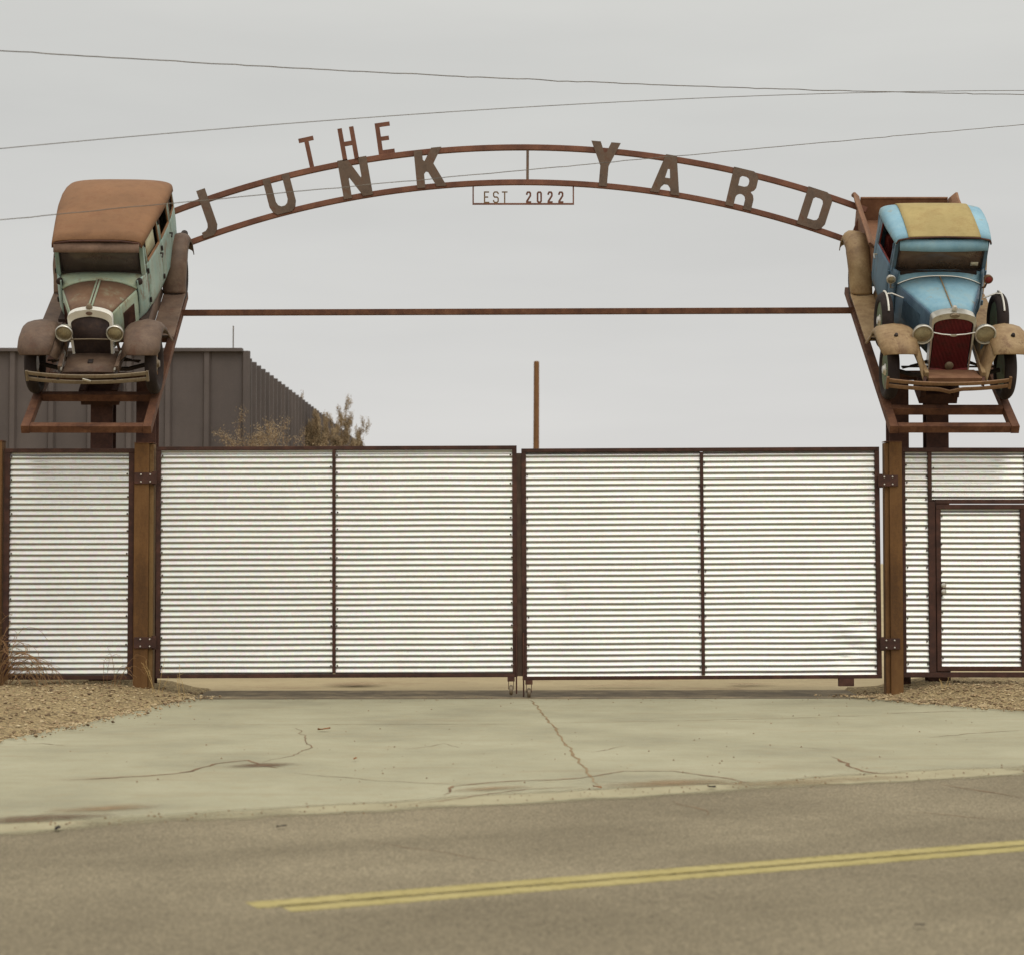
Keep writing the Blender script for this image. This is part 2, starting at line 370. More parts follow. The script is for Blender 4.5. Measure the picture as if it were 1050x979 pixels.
# ------------------------------------------------------------------ ground, road, driveway
A = R(26); RD = Vector((math.cos(A), math.sin(A), 0)); RP = Vector((math.sin(A), -math.cos(A), 0))
E0 = Vector((-3.10, -11.67, 0))
def road(u, p, z=0): q = E0+RD*u+RP*p; return (q.x, q.y, z)
def nz1(x, s=1.0): return mnoise.noise(Vector((x, s*7.3, 1.7)))

b = MB(); b.add([(-900, -900, -.03), (900, -900, -.03), (900, 900, -.03), (-900, 900, -.03)], [(0, 1, 2, 3)])
tag(b.build('ground', M['yard'], smooth=0), kind='structure')
b = MB()
b.add([road(-300, -.6, -.012), road(300, -.6, -.012), road(300, 8.6, -.012), road(-300, 8.6, -.012)], [(0, 1, 2, 3)])
tag(b.build('road', M['asphalt'], smooth=0), kind='structure')

# driveway outline
near = []; rd_edge = []
for i in range(0, 321):
    u = -7.2+i*(21.2/320)
    near.append(road(u, .0+.09*nz1(u*.7)+.06*nz1(u*3.1, 2)+.04*nz1(u*9, 3)+.025*nz1(u*17, 8)+(.12 if 4.1 < u < 5.6 else 0)*math.sin((u-4.1)/1.5*math.pi)))
left_e = [(-3.72, -.05), (-3.95, -1.6), (-4.25, -3.6), (-4.59, -5.7), (-5.6, -8.4), (-7.2, -11.4), near[0][:2]]
right_e = [near[-1][:2], (8.2, -4.6), (6.7, -3.2), (5.49, -2.2), (4.6, -1.0), (4.1, .12)]
def fill_poly(b, pts, z, mi=0):
    b.add([(x, y, z) for x, y in pts], [tuple(range(len(pts)))], mi)
def wiggle(pts, n=10, amp=.04):
    r_ = []
    for (x0, y0), (x1, y1) in zip(pts, pts[1:]):
        for k in range(n):
            f = k/n; x = x0+(x1-x0)*f; y = y0+(y1-y0)*f
            r_.append((x+amp*nz1(y*2.3+x, 4), y+amp*.6*nz1(x*2.9-y, 5)))
    return r_+[pts[-1]]
outline = [p[:2] for p in near]+wiggle(right_e)[1:]+wiggle(left_e)[:-1]
b = MB(); fill_poly(b, outline, -.0095, 0)
def W(px, py):      # ground point seen at a measured place of the survey photo
    d = 3341/(py-574); return ((px-525)*d/2088, d-24)
def crack(b, pts, wd, z=-.0075, mi=1, jag=.05, seed=0):
    """thin irregular ribbon of dirt lying in a crack"""
    P = [Vector((*W(*p), 0)) for p in pts]; path = []
    for p, q in zip(P, P[1:]):
        n = max(2, int((q-p).length/.07))
        for k in range(n): path.append(p.lerp(q, k/n))
    path.append(P[-1]); N = len(path); L = []; Rr = []
    for i, p in enumerate(path):
        d = (path[min(i+1, N-1)]-path[max(i-1, 0)]).normalized(); s_ = Vector((-d.y, d.x, 0))
        e = min(1, min(i, N-1-i)/5)
        c = p+s_*jag*mnoise.noise(p*3.1+Vector((seed, 0, 0)))+s_*jag*.4*mnoise.noise(p*11+Vector((seed, 3, 0)))
        h = wd*(.25+.75*abs(mnoise.noise(p*5+Vector((seed, 9, 0))))*1.6)*e+.0015
        L.append((c+s_*h)[:2]+(z,)); Rr.append((c-s_*h)[:2]+(z,))
    vs = L+Rr
    b.add(vs, [(i, i+1, N+i+1, N+i) for i in range(N-1)], mi)
cracks = [([(65, 797), (120, 795), (185, 790), (225, 780), (255, 777), (285, 785)], .025),
          ([(270, 779), (300, 772), (318, 764), (314, 752), (304, 744)], .006),
          ([(455, 812), (466, 803), (500, 799), (560, 797), (610, 793), (640, 788), (690, 788), (722, 792), (770, 800)], .018),
          ([(610, 798), (660, 800), (735, 801), (780, 799)], .014),
          ([(850, 773), (866, 780), (880, 788), (905, 791), (935, 790)], .02),
          ([(640, 762), (625, 766), (606, 769)], .008), ([(810, 763), (850, 766)], .010),
          ([(950, 754), (990, 750), (1050, 746)], .010), ([(905, 730), (950, 728), (1010, 727)], .014),
          ([(10, 761), (45, 760), (72, 762)], .016), ([(420, 822), (470, 815), (540, 806), (600, 803)], .014),
          ([(300, 790), (380, 797), (455, 801), (520, 800)], .006), ([(420, 766), (455, 760), (470, 764)], .005)]
for i, (p, wd) in enumerate(cracks): crack(b, p, wd*1.15, seed=i*5.1)
crack(b, [(545, 716), (568, 744), (592, 776), (606, 795), (614, 803)], .018, mi=2, jag=.03, seed=77)
for i, p in enumerate(([(120, 741), (260, 741), (400, 740.5), (545, 740)], [(560, 739), (700, 737), (850, 733), (905, 731)])):
    crack(b, p, .009, mi=2, jag=.03, seed=90+i)
drive = tag(b.build('driveway', [M['concrete'], M['crack'], M['joint']], smooth=0), kind='structure')
# cracks of the road, lying in the road surface
b = MB()
for i, (p, wd) in enumerate([([(690, 818), (712, 824), (728, 832)], .010), ([(960, 800), (995, 806), (1050, 815)], .012), ([(930, 828), (1000, 834), (1050, 838)], .008), ([(380, 858), (430, 866), (520, 880)], .005)]):
    crack(b, p, wd, z=-.0103, mi=0, seed=40+i)
tag(b.build('road_crack', M['stain'] if False else M['crack'], smooth=0), kind='structure')

def covered(b_name, mat, rows, z):
    """sheet with a per-vertex cover value; rows = list of rows of (x, y, cover)"""
    n = len(rows[0]); vs = [(x, y, z) for r_ in rows for x, y, c in r_]
    fs = [(i*n+k, i*n+k+1, (i+1)*n+k+1, (i+1)*n+k) for i in range(len(rows)-1) for k in range(n-1)]
    me = bpy.data.meshes.new(b_name); me.from_pydata(vs, [], fs); me.materials.append(mat)
    at = me.attributes.new('cover', 'FLOAT', 'POINT'); at.data.foreach_set('value', [c for r_ in rows for x, y, c in r_])
    bm = bmesh.new(); bm.from_mesh(me); bmesh.ops.recalc_face_normals(bm, faces=bm.faces); bm.to_mesh(me); bm.free()
    if me.polygons[0].normal.z < 0: me.flip_normals()
    o = bpy.data.objects.new(b_name, me); COL.objects.link(o); return tag(o, kind='structure')
# double yellow line ends at the left
for k, (u0, p0) in enumerate(((.49, 3.285), (.60, 3.452))):
    rows = []
    for i in range(0, 260):
        u = u0+i*.12
        row = []
        for q, c in ((-.125, .0), (-.085, .62), (0, .8), (.085, .62), (.125, .0)):
            x, y, z = road(u, p0-.017*(u-u0)+q+.003*nz1(u*.8, k+2)); row.append((x, y, c))
        rows.append(row)
    covered('road_line', M['yellow'], rows, -.0107)
# blown dirt along the joint of driveway and road, and stains
def blob(cx, cy, rx, ry, rot, mat, z, name, peak=1.0):
    rows = []
    for i in range(13):
        u = i/6-1; row = []
        for j in range(13):
            v = j/6-1; c = max(0, 1-math.hypot(u, v))*peak
            x = u*rx*math.cos(rot)-v*ry*math.sin(rot)+cx; y = u*rx*math.sin(rot)+v*ry*math.cos(rot)+cy
            row.append((x, y, c))
        rows.append(row)
    return covered(name, mat, rows, z)
rows = []
for i in range(0, 320):
    u = -7+i*.066
    rows.append([road(u, q)[:2]+(c*(.75+.5*nz1(u*1.3, 11)),) for q, c in ((-.6, 0), (-.3, .5), (-.1, 1.1), (.12, 1.1), (.22, .85), (.36, .5), (.55, .2), (.85, 0))])
covered('concrete_fringe', M['fringe'], rows, -.0085)
rows = []
for i in range(0, 150):
    u = -7+i*.14
    s_ = .5+.5*nz1(u*.45, 6)
    rows.append([road(u, q)[:2]+(c*(.05+.75*s_*s_*1.6),) for q, c in ((-1.1, 0), (-.6, .3), (-.25, .6), (-.02, .9), (.15, .8), (.4, .35), (.8, 0))])
covered('dirt_drift', M['dust'], rows, -.0065)
for k, (px, py, rx, ry, m_, pk) in enumerate([(270, 782, .5, .35, 'stain', .95), (40, 836, 1.0, .4, 'stain', .9), (110, 826, .8, .4, 'dust', .9), (690, 800, 1.3, .5, 'dust', .9), (500, 806, .8, .35, 'dust', .8), (365, 700, .9, 1.0, 'dust', 1.0), (640, 702, 1.6, .5, 'dust', .8), (770, 700, .9, .8, 'dust', .8)]):
    x, y = W(px, py); blob(x, y, rx, ry, A if py > 760 else 0, M[m_], -.0057+.0004*k, 'ground_stain', pk)
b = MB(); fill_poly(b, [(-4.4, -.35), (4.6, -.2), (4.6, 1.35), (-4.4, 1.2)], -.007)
tag(b.build('gate_strip', M['strip'], smooth=0), kind='structure')  # darker strip of ground below the gate leaves

grit = MB()
for k in range(900):
    if k < 600: x, y, z = road(rnd.uniform(-6, 12), rnd.gauss(.03, .16), -.004)
    else:
        x, y = W(rnd.uniform(60, 1000), rnd.choice((rnd.uniform(722, 800), rnd.gauss(716, 2)))); z = -.006
    r_ = rnd.choice((.004, .005, .006, .008, .011)); a = rnd.uniform(0, 6.28)
    grit.add([(x+r_*math.cos(a), y+r_*math.sin(a), z), (x+r_*math.cos(a+2), y+r_*math.sin(a+2), z), (x+r_*math.cos(a+4.2), y+r_*math.sin(a+4.2), z), (x, y, z+r_*.9)], [(0, 1, 3), (1, 2, 3), (2, 0, 3)])
tag(grit.build('grit', M['crack'], smooth=0), kind='stuff')
# gravel verges
def seg_d(p, poly):
    best = 9e9
    for a, c in zip(poly, poly[1:]):
        a = Vector(a); c = Vector(c); d = c-a; f = max(0, min(1, (Vector(p)-a).dot(d)/d.length_squared))
        best = min(best, (Vector(p)-a-d*f).length)
    return best
LW, RW = wiggle(left_e), wiggle(right_e)
def edge_x(poly, y):
    xs = [a[0]+(c[0]-a[0])*(y-a[1])/(c[1]-a[1]) for a, c in zip(poly, poly[1:]) if min(a[1], c[1]) <= y <= max(a[1], c[1]) and a[1] != c[1]]
    return xs
def verge_h(x, y, side):
    poly = LW if side < 0 else RW
    top = poly[0] if side < 0 else poly[-1]
    yy = min(y, top[1]-.001); xs = edge_x(poly, yy)
    if not xs: d = 1.0
    else:
        inside = (x > max(xs)) if side < 0 else (x < min(xs))
        d = -1 if inside else seg_d((x, min(y, top[1])), poly)
    if d < 0: return -.06
    h = .012+.13*sm(d/.95)
    return h+.016*mnoise.noise(Vector((x*3, y*3, 2)))+.012*mnoise.noise(Vector((x*9, y*9, 5)))
for side, x0, x1, y0, y1 in ((-1, -11, -3.5, -13, 1.4), (1, 3.9, 11, -5, 1.4)):
    b = MB(); nx, ny = int((x1-x0)/.09), int((y1-y0)/.09); vs = []; fs = []
    for j in range(ny+1):
        for i in range(nx+1):
            x = x0+(x1-x0)*i/nx; y = y0+(y1-y0)*j/ny
            edge = min(1, (x-x0)/.6, (x1-x)/.6, (y-y0)/.6, (y1-y)/.6) if True else 1
            vs.append((x, y, verge_h(x, y, side)))
    for j in range(ny):
        for i in range(nx):
            a = j*(nx+1)+i; q = (a, a+1, a+nx+2, a+nx+1)
            if max(vs[k][2] for k in q) > -.05: fs.append(q)
    b.add(vs, fs); tag(b.build('gravel_verge', M['gravel'], smooth=60), kind='structure')
    s_ = MB(); cnt = 0
    base = [(0, 0, .7), (.9, 0, .1), (.3, .85, 0), (-.75, .55, .1), (-.7, -.6, 0), (.35, -.85, .1), (0, 0, -.5)]
    tri = [(0, 1, 2), (0, 2, 3), (0, 3, 4), (0, 4, 5), (0, 5, 1), (6, 2, 1), (6, 3, 2), (6, 4, 3), (6, 5, 4), (6, 1, 5)]
    while cnt < 5200:
        if rnd.random() < .12:      # scattered out over the driveway edge
            y = rnd.uniform(-7 if side < 0 else -3.5, .2)
            xs = edge_x(LW if side < 0 else RW, y)
            if not xs: continue
            x = (max(xs)+abs(rnd.gauss(0, .16))) if side < 0 else (min(xs)-abs(rnd.gauss(0, .2))); z = .008
        else:
            y = rnd.uniform(-7.5 if side < 0 else -4, .5); x = rnd.uniform(-8 if side < 0 else 4, -3.6 if side < 0 else 8.5)
            z = verge_h(x, y, side)
            if z < 0: continue
        r_ = rnd.choice((.007, .009, .011, .013, .018, .024)); a = rnd.uniform(0, 6.28)
        q = Matrix.Translation((x, y, z+r_*.25)) @ Matrix.Rotation(a, 4, 'Z') @ Matrix.Rotation(rnd.uniform(-.4, .4), 4, 'X')
        s_.add([(p[0]*r_*rnd.uniform(.8, 1.3), p[1]*r_*rnd.uniform(.8, 1.3), p[2]*r_) for p in base], tri, 0, q); cnt += 1
    tag(s_.build('gravel', M['stone'], smooth=0), kind='stuff')

# ------------------------------------------------------------------ fence, gate
PITCH = .0667
def corr(t): return math.cos(math.pi*t/.3) if t < .3 else -math.cos(math.pi*(t-.3)/.7)
def sheet(b, x0, x1, z0, z1, y, phase=0.0, seed=0, dents=()):
    n = int((z1-z0)/PITCH*14); cols = max(4, int((x1-x0)/.09)); vs = []
    for j in range(n+1):
        z = z0+(z1-z0)*j/n
        for i in range(cols+1):
            x = x0+(x1-x0)*i/cols
            amp = .0095
            dy = 0
            for (dx, dz, rr, dep) in dents:
                q = math.hypot(x-dx, (z-dz)*.8)/rr
                if q < 1: dy += dep*(1-q*q)**2*(.6+.8*mnoise.noise(Vector((x*9, z*12, seed))))
            wob = .003*mnoise.noise(Vector((x*1.4, z*1.1, seed+3)))
            zz = z+.0035*mnoise.noise(Vector((x*1.1, z*.8, seed+9)))
            vs.append((x, y+amp*corr((z/PITCH+phase) % 1)+wob+dy, zz))
    fs = [(j*(cols+1)+i, j*(cols+1)+i+1, (j+1)*(cols+1)+i+1, (j+1)*(cols+1)+i) for j in range(n) for i in range(cols)]
    b.add(vs, fs)
    # screws along both edges
    for x in (x0+.02, x1-.02, ):
        z = z0+.1
        while z < z1-.04:
            b.lathe([(.0, .004), (.010, .003), (.011, 0)], ax_front((x+rnd.uniform(-.006, .006), y-.011, z)), 8, 1); z += PITCH*rnd.choice((3, 4, 4, 5))
def frame_rect(b, x0, x1, z0, z1, y, wv, wh, dep):
    b.box(((x0+x1)/2, y, z1-wh/2), (x1-x0, dep, wh)); b.box(((x0+x1)/2, y, z0+wh/2), (x1-x0, dep, wh))
    for x in (x0+wv/2, x1-wv/2): b.box((x, y, (z0+z1)/2), (wv, dep-.006, z1-z0-2*wh))
def hinge(parent, x0, x1, z, y):
    b = MB(); b.box(((x0+x1)/2, y, z), (x1-x0, .012, .13)); 
    for dx in (.3, .72):
        for dz in (-.042, .042): b.lathe([(0, .012), (.009, .01), (.011, 0)], ax_front((x0+(x1-x0)*dx, y-.006, z+dz)), 8, 1)
    return b
def gate_leaf(x0, x1, z0, z1, xm, rot, label, hinge_left, seed, dents):
    root = empty('gate', (x0 if hinge_left else x1, 0, 0), label, 'gate', 'two leaves of the driveway gate', (0, rot, 0))
    ox = root.location.x
    b = MB(); frame_rect(b, x0-ox, x1-ox, z0, z1, 0, .054, .043, .055)
    b.build('frame', M['rust_frame'], root, bevel=.004)
    b = MB(); b.box((xm-ox, -.004, (z0+z1)/2), (.038, .052, z1-z0-.1)); b.build('mullion', M['rust_frame'], root, bevel=.003)
    for k, (a, c) in enumerate(((x0+.05, xm-.016), (xm+.016, x1-.05))):
        b = MB(); sheet(b, a-ox, c-ox, z0+.04, z1-.04, .008, seed*.13+k*.05, seed+k*4, [(dx-ox, dz, rr, dd) for dx, dz, rr, dd in dents])
        b.build('corrugated_sheet', [M['galv'], M['screw']], root, smooth=80)
    # caster at the meeting edge
    cx = (x1-.075 if hinge_left else x0+.075)-ox
    b = MB(); b.box((cx, -.01, z0-.025), (.085, .07, .05)); b.box((cx-.03, -.01, z0-.095), (.008, .05, .1)); b.box((cx+.03, -.01, z0-.095), (.008, .05, .1))
    c = b.build('caster', M['rust_dark'], root, bevel=.002)
    b = MB(); b.lathe([(.02, -.022), (.05, -.02), (.06, -.012), (.06, .012), (.05, .02), (.02, .022)], ax_x((cx, -.01, .062)), 20)
    b.build('caster_wheel', M['bumper'], c)
    # drop bolt
    bx = (x1-.012 if hinge_left else x0+.012)-ox
    b = MB(); b.tube([(bx, -.036, .02), (bx, -.036, z0+.55)], .009, 8); b.tube([(bx, -.036, z0+.55), (bx, -.085, z0+.55)], .008, 8)
    b.build('drop_bolt', M['rust_dark'], root)
    return root, ox
GB, GT = .215, 2.93
lg, ox = gate_leaf(-4.185, .065, GB, GT, -2.09, R(-.2), 'left leaf of the wide corrugated metal gate, hinged on the left post', True, 1, [(-.55, .62, .12, .012), (-.3, .75, .1, -.01)])
for z in (2.56, .63):
    hinge(lg, -.24, .03, z, -.105)
rg, ox2 = gate_leaf(.125, 4.345, GB, GT, 2.25, R(-.3), 'right leaf of the wide corrugated metal gate, dented at its lower right', False, 5,
    [(4.0, .55, .26, .04), (3.85, .82, .16, -.03), (4.14, .92, .18, .035), (3.95, .33, .16, -.028), (4.05, .72, .1, -.03), (.55, 1.26, .14, .018), (.5, .5, .1, .01)])
b = MB(); b.box((-4.249, .036, 1.57), (.11, .012, 2.62)); b.build('meeting_strip', M['fender_rust'], rg)
b = MB(); b.box((-.42, 0, GB-.045), (.18, .07, .09)); b.build('stop_block', M['rust_dark'], rg, bevel=.004)
# hinges: a plate on the post and one knuckle to the stile, belong to the leaf
for root, xs, zs, o_ in ((lg, (-4.425, -4.165), (2.56, .635), -4.185), (rg, (4.315, 4.545), (2.53, .62), 4.345)):
    for z in zs:
        h = hinge(root, xs[0]-o_, xs[1]-o_, z, -.108)
        kx = (xs[1]-.03 if o_ < 0 else xs[0]+.03)-o_
        h.tube([(kx, -.066, z-.08), (kx, -.066, z+.08)], .026, 12)
        h.build('hinge', [M['rust_frame'], M['bolt']], root, bevel=.002)

def post(x0, x1, zb, zt, label, flange):
    root = empty('gate_post', ((x0+x1)/2, 0, 0), label, 'post', 'gate posts')
    cx = (x0+x1)/2; w_ = x1-x0
    fx = .05
    b = MB(); b.box((-(fx/2 if flange > 0 else -fx/2), 0, (zb+zt)/2), (w_-fx-.002, .19, zt-zb)); b.build('shaft', M['post'], root, bevel=.006)
    b = MB(); b.box((flange*(w_/2-fx/2), .012, (zb+zt)/2), (fx, .15, zt-zb-.02)); b.build('flange', M['post_edge'] if flange > 0 else M['post'], root, bevel=.004)
    b = MB(); b.box((0, 0, zt+.004), (w_+.004, .2, .008)); b.build('cap', M['rust_beam'], root)
    return root
post(-4.44, -4.215, -.03, 2.97, 'brown rusted steel gate post on the left, carrying two hinge plates beside the left gravel', 1)
post(4.385, 4.585, -.03, 2.985, 'brown rusted steel gate post on the right, beside the narrow walk door', -1)
r_ = empty('fence_post', (-6.1, 0, 0), 'brown steel fence post at the far left edge, behind dried weeds', 'post')
b = MB(); b.box((0, .01, 1.47), (.2, .19, 3.05)); b.build('shaft', M['post'], r_, bevel=.006)
b = MB(); b.box((0, .01, 3.0), (.21, .2, .01)); b.build('cap', M['rust_beam'], r_)

# left fence panel
fp = empty('metal_fence', (-5.2, 0, 0), 'fixed corrugated metal fence panel in a dark frame, left of the gate', 'fence', 'fixed corrugated panels')
b = MB(); frame_rect(b, -5.985+5.2, -4.452+5.2, .2, 2.91, 0, .066, .048, .055); b.build('frame', M['rust_frame'], fp, bevel=.004)
b = MB(); sheet(b, -5.923+5.2, -4.514+5.2, .245, 2.865, .008, .3, 21); b.build('corrugated_sheet', [M['galv'], M['screw']], fp, smooth=80)
# right fence panel with walk door
fr = empty('metal_fence', (5.3, 0, 0), 'fixed corrugated fence panel right of the gate, framing a walk door', 'fence', 'fixed corrugated panels')
q = -5.3
b = MB()
b.box(((4.595+6.12)/2+q, 0, 2.895), (6.12-4.595, .055, .05)); b.box(((4.595+6.12)/2+q, 0, .255), (6.12-4.595, .055, .06))
b.box((4.615+q, 0, 1.578), (.04, .05, 2.583)); b.box((6.085+q, 0, 1.578), (.07, .05, 2.583))
b.box((4.925+q, 0, 2.58), (.045, .05, .578)); b.box((4.943+q, 0, 1.288), (.08, .05, 2.003))
b.box(((4.985+6.05)/2+q, 0, 2.29), (1.063, .05, .05))
b.build('frame', M['rust_frame'], fr, bevel=.004)
for k, (x0, x1, z0, z1) in enumerate(((4.632, 4.905, .282, 2.872), (4.945, 6.055, 2.315, 2.872))):
    b = MB(); sheet(b, x0+q, x1+q, z0, z1, .008, .1, 30+k*3); b.build('corrugated_sheet', [M['galv'], M['screw']], fr, smooth=80)
door = MB(); frame_rect(door, 4.992+q, 6.04+q, .3, 2.255, -.012, .055, .055, .05); d_ = door.build('door', M['rust_frame'], fr, bevel=.004)
b = MB(); sheet(b, 5.042+q, 5.99+q, .35, 2.205, .0, .15, 38); b.build('corrugated_sheet', [M['galv'], M['screw']], d_, smooth=80)
b = MB(); b.box((5.068+q, -.05, 1.27), (.045, .012, .14)); b.build('lock_plate', M['rust_dark'], d_)
for z in (1.305, 1.232):
    b = MB(); b.lathe([(.012, 0), (.012, .03), (.028, .04), (.03, .055), (.02, .066), (0, .068)], ax_front((5.06+q, -.056, z)), 16); b.build('knob' if z < 1.26 else 'deadbolt', M['chrome'], d_)

# ------------------------------------------------------------------ vehicle stands
POSE = {'l': dict(X=-4.955, th=32, yaw=1.6, bar=.84), 'r': dict(X=5.15, th=33, yaw=0, bar=.48)}
F0 = (-.35, 3.11)
def stand(key, label):
    P = POSE[key]; th = R(P['th'])
    root = empty('vehicle_stand', (P['X'], .7, 0), label, 'metal stand', 'rusted stands holding the vehicles')
    X = Matrix.Translation((0, F0[0]-.7, F0[1])) @ Matrix.Rotation(R(P['yaw']), 4, 'Z') @ Matrix.Rotation(th, 4, 'X')
    LEN = 3.75
    for s_ in (-1, 1):
        b = MB(); b.box((s_*.705, LEN/2, 0), (.1, LEN, .1)); b.build('rail', M['rust_beam'], root, bevel=.006, X=X)
    for y in (.05, P['bar'], 1.35, 2.45, 3.4):
        b = MB(); b.box((0, y, 0), (1.308, .09, .092)); b.build('crossbar', M['rust_beam'], root, bevel=.006, X=X)
    # two I-section pillars
    inner = -1 if P['X'] > 0 else 1
    ty = .85
    ztop = F0[1]+(ty-F0[0])*math.tan(th)-.075
    for k, (dx, w_) in enumerate(((0.03*inner*-1 if P['X'] > 0 else -.04, .27), (inner*.5 if P['X'] < 0 else inner*.44, .24))):
        b = MB(); zz = ztop
        b.box((dx, ty-.7-.105, zz/2), (w_, .018, zz)); b.box((dx, ty-.7+.105, zz/2), (w_, .018, zz)); b.box((dx, ty-.7, zz/2), (.016, .192, zz))
        b.build('pillar', M['rust_dark'], root, bevel=.003)
        b = MB(); b.box((dx, ty-.7, .012), (w_+.14, .36, .024)); b.build('base_plate', M['rust_dark'], root)
    # saddle that carries the frame on the pillar head
    b = MB(); b.box((.0, 1.18, -.12), (.46, .42, .13)); b.box((-.2, 1.1, -.02), (.07, .34, .12)); b.box((.2, 1.1, -.02), (.07, .34, .12))
    b.build('saddle', M['rust_dark'], root, bevel=.005, X=X)
    # upright that takes the arch
    Yu = 2.62; t_ = (Yu-F0[0])/math.cos(th); zr = F0[1]+(Yu-F0[0])*math.tan(th)
    ux = inner*.66 - math.sin(R(P['yaw']))*(Yu-F0[0])
    b = MB(); b.beam((ux, Yu-.7, zr-.02), (ux, Yu-.7, 5.72), .08, .08, (0, 1, 0)); b.build('upright', M['rust_beam'], root, bevel=.004)
    return root
stand('l', 'tilted rusty steel stand on two pillars holding the mint sedan')
stand('r', 'tilted rusty steel stand on two pillars holding the blue pickup')
# tie beam between the stands
o = MB(); z1 = F0[1]
o.beam((-4.34, 2.34, 4.80), (4.45, 2.24, 4.82), .08, .075)
tb = o.build('tie_beam', M['rust_beam'], bevel=.005)
tag(tb, 'long straight rusty steel beam spanning between the two stands below the arch', 'beam')

# ------------------------------------------------------------------ arch sign
AY, PXM = 2.62, 26.62/2072
AC = Vector(((535-525)*PXM, AY, 1.6+(574-1145)*PXM)); RU, RL = 993*PXM, 957*PXM
arch = empty('arch_sign', (0, AY, 0), 'rusty steel arch spelling THE JUNK YARD over the gate', 'sign')
def arc(rad, a0, a1, n=60): return [(AC.x+rad*math.sin(R(a0+(a1-a0)*k/n)), AC.z+rad*math.cos(R(a0+(a1-a0)*k/n))) for k in range(n+1)]
for rad, a0, a1, hw in ((RU, -21.95, 20.8, .036), (RL, -22.2, 21.1, .035)):
    rings = []
    for (xa, za), (xb, zb) in zip(arc(rad-hw, a0, a1), arc(rad+hw, a0, a1)):
        rings.append([(xa, -hw, za), (xb, -hw, zb), (xb, hw, zb), (xa, hw, za)])
    b = MB(); b.loft(rings); b.build('arch_bar', M['arch'], arch, smooth=30, bevel=.004)
for a0 in (-21.7, 20.6):
    b = MB(); a = R(a0)
    b.beam((AC.x+(RL+.036)*math.sin(a), 0, AC.z+(RL+.036)*math.cos(a)), (AC.x+(RU-.036)*math.sin(a), 0, AC.z+(RU-.036)*math.cos(a)), .05, .05, (0, 1, 0)); b.build('strut', M['arch'], arch)
b = MB(); a = R(.35)
b.beam((AC.x+(RL+.036)*math.sin(a), 0, AC.z+(RL+.036)*math.cos(a)), (AC.x+(RU-.036)*math.sin(a), 0, AC.z+(RU-.036)*math.cos(a)), .035, .05, (0, 1, 0))
b.build('strut', M['letter'], arch)
def rnd_poly(pts, r_=0): return pts
G = {
 'J': ([[(24, 124), (48, 124), (48, 22), (42, 8), (30, -2), (2, -2), (2, 14), (14, 16), (21, 22), (24, 32)]], 50),
 'U': ([[(0, 100), (20, 100), (20, 34), (24, 24), (31, 19), (41, 19), (48, 24), (52, 34), (52, 100), (72, 100), (72, 24), (67, 10), (56, 0), (16, 0), (5, 10), (0, 24)]], 72),
 'N': ([[(0, 0), (0, 104), (27, 104), (54, 50), (56, 53), (56, 104), (78, 104), (78, 0), (52, 0), (24, 54), (22, 52), (22, 0)]], 78),
 'K': ([[(0, 0), (0, 100), (22, 100), (22, 74), (26, 70), (47, 104), (74, 104), (49, 62), (78, 0), (52, 0), (33, 40), (27, 42), (22, 36), (22, 0)]], 78),
 'Y': ([[(29, 0), (29, 54), (0, 118), (25, 118), (36, 90), (42, 90), (53, 118), (78, 118), (51, 54), (51, 0)]], 78),
 'A': ([[(0, 0), (27, 104), (56, 104), (78, 0), (55, 0), (51, 16), (44, 24), (34, 24), (27, 16), (23, 0)], [(34, 42), (47, 42), (43, 66), (38, 66)]], 78),
 'R': ([[(0, 0), (0, 104), (54, 104), (64, 98), (70, 87), (70, 62), (66, 54), (58, 48), (66, 41), (70, 30), (70, 0), (48, 0), (48, 26), (45, 33), (38, 37), (31, 37), (25, 33), (22, 26), (22, 0)], [(22, 58), (38, 58), (45, 61), (48, 67), (48, 76), (45, 82), (38, 85), (27, 85), (22, 80)]], 70),
 'D': ([[(0, 0), (0, 104), (52, 104), (64, 98), (72, 84), (72, 20), (66, 8), (54, 0)], [(22, 22), (40, 22), (47, 25), (50, 32), (50, 72), (47, 79), (40, 82), (27, 82), (22, 77)]], 72),
 'T': ([[(17, 0), (17, 86), (0, 86), (0, 100), (48, 100), (48, 86), (31, 86), (31, 0)]], 48),
 'H': ([[(0, 0), (0, 100), (14, 100), (14, 57), (36, 57), (36, 100), (50, 100), (50, 0), (36, 0), (36, 43), (14, 43), (14, 0)]], 50),
 'E': ([[(0, 0), (0, 100), (46, 100), (46, 87), (14, 87), (14, 57), (38, 57), (38, 44), (14, 44), (14, 15), (50, 15), (50, 0)]], 50),
 'e': ([[(0, 0), (0, 100), (48, 100), (48, 89), (12, 89), (12, 57), (40, 57), (40, 46), (12, 46), (12, 11), (50, 11), (50, 0)]], 50),
 's': ([[(0, 14), (0, 26), (12, 26), (12, 18), (18, 11), (36, 11), (42, 18), (42, 38), (36, 45), (14, 45), (0, 60), (0, 86), (13, 100), (41, 100), (54, 86), (54, 76), (42, 76), (42, 82), (36, 89), (18, 89), (12, 82), (12, 64), (18, 57), (40, 57), (54, 42), (54, 14), (41, 0), (13, 0)]], 54),
 't': ([[(20, 0), (20, 89), (0, 89), (0, 100), (52, 100), (52, 89), (32, 89), (32, 0)]], 52),
 '2': ([[(0, 0), (0, 18), (35, 66), (35, 80), (30, 86), (22, 86), (17, 80), (17, 70), (0, 70), (0, 84), (12, 100), (40, 100), (52, 86), (52, 60), (21, 16), (52, 16), (52, 0)]], 52),
 '0': ([[(0, 14), (0, 86), (12, 100), (40, 100), (52, 86), (52, 14), (40, 0), (12, 0)], [(17, 20), (22, 14), (30, 14), (35, 20), (35, 80), (30, 86), (22, 86), (17, 80)]], 52),
}
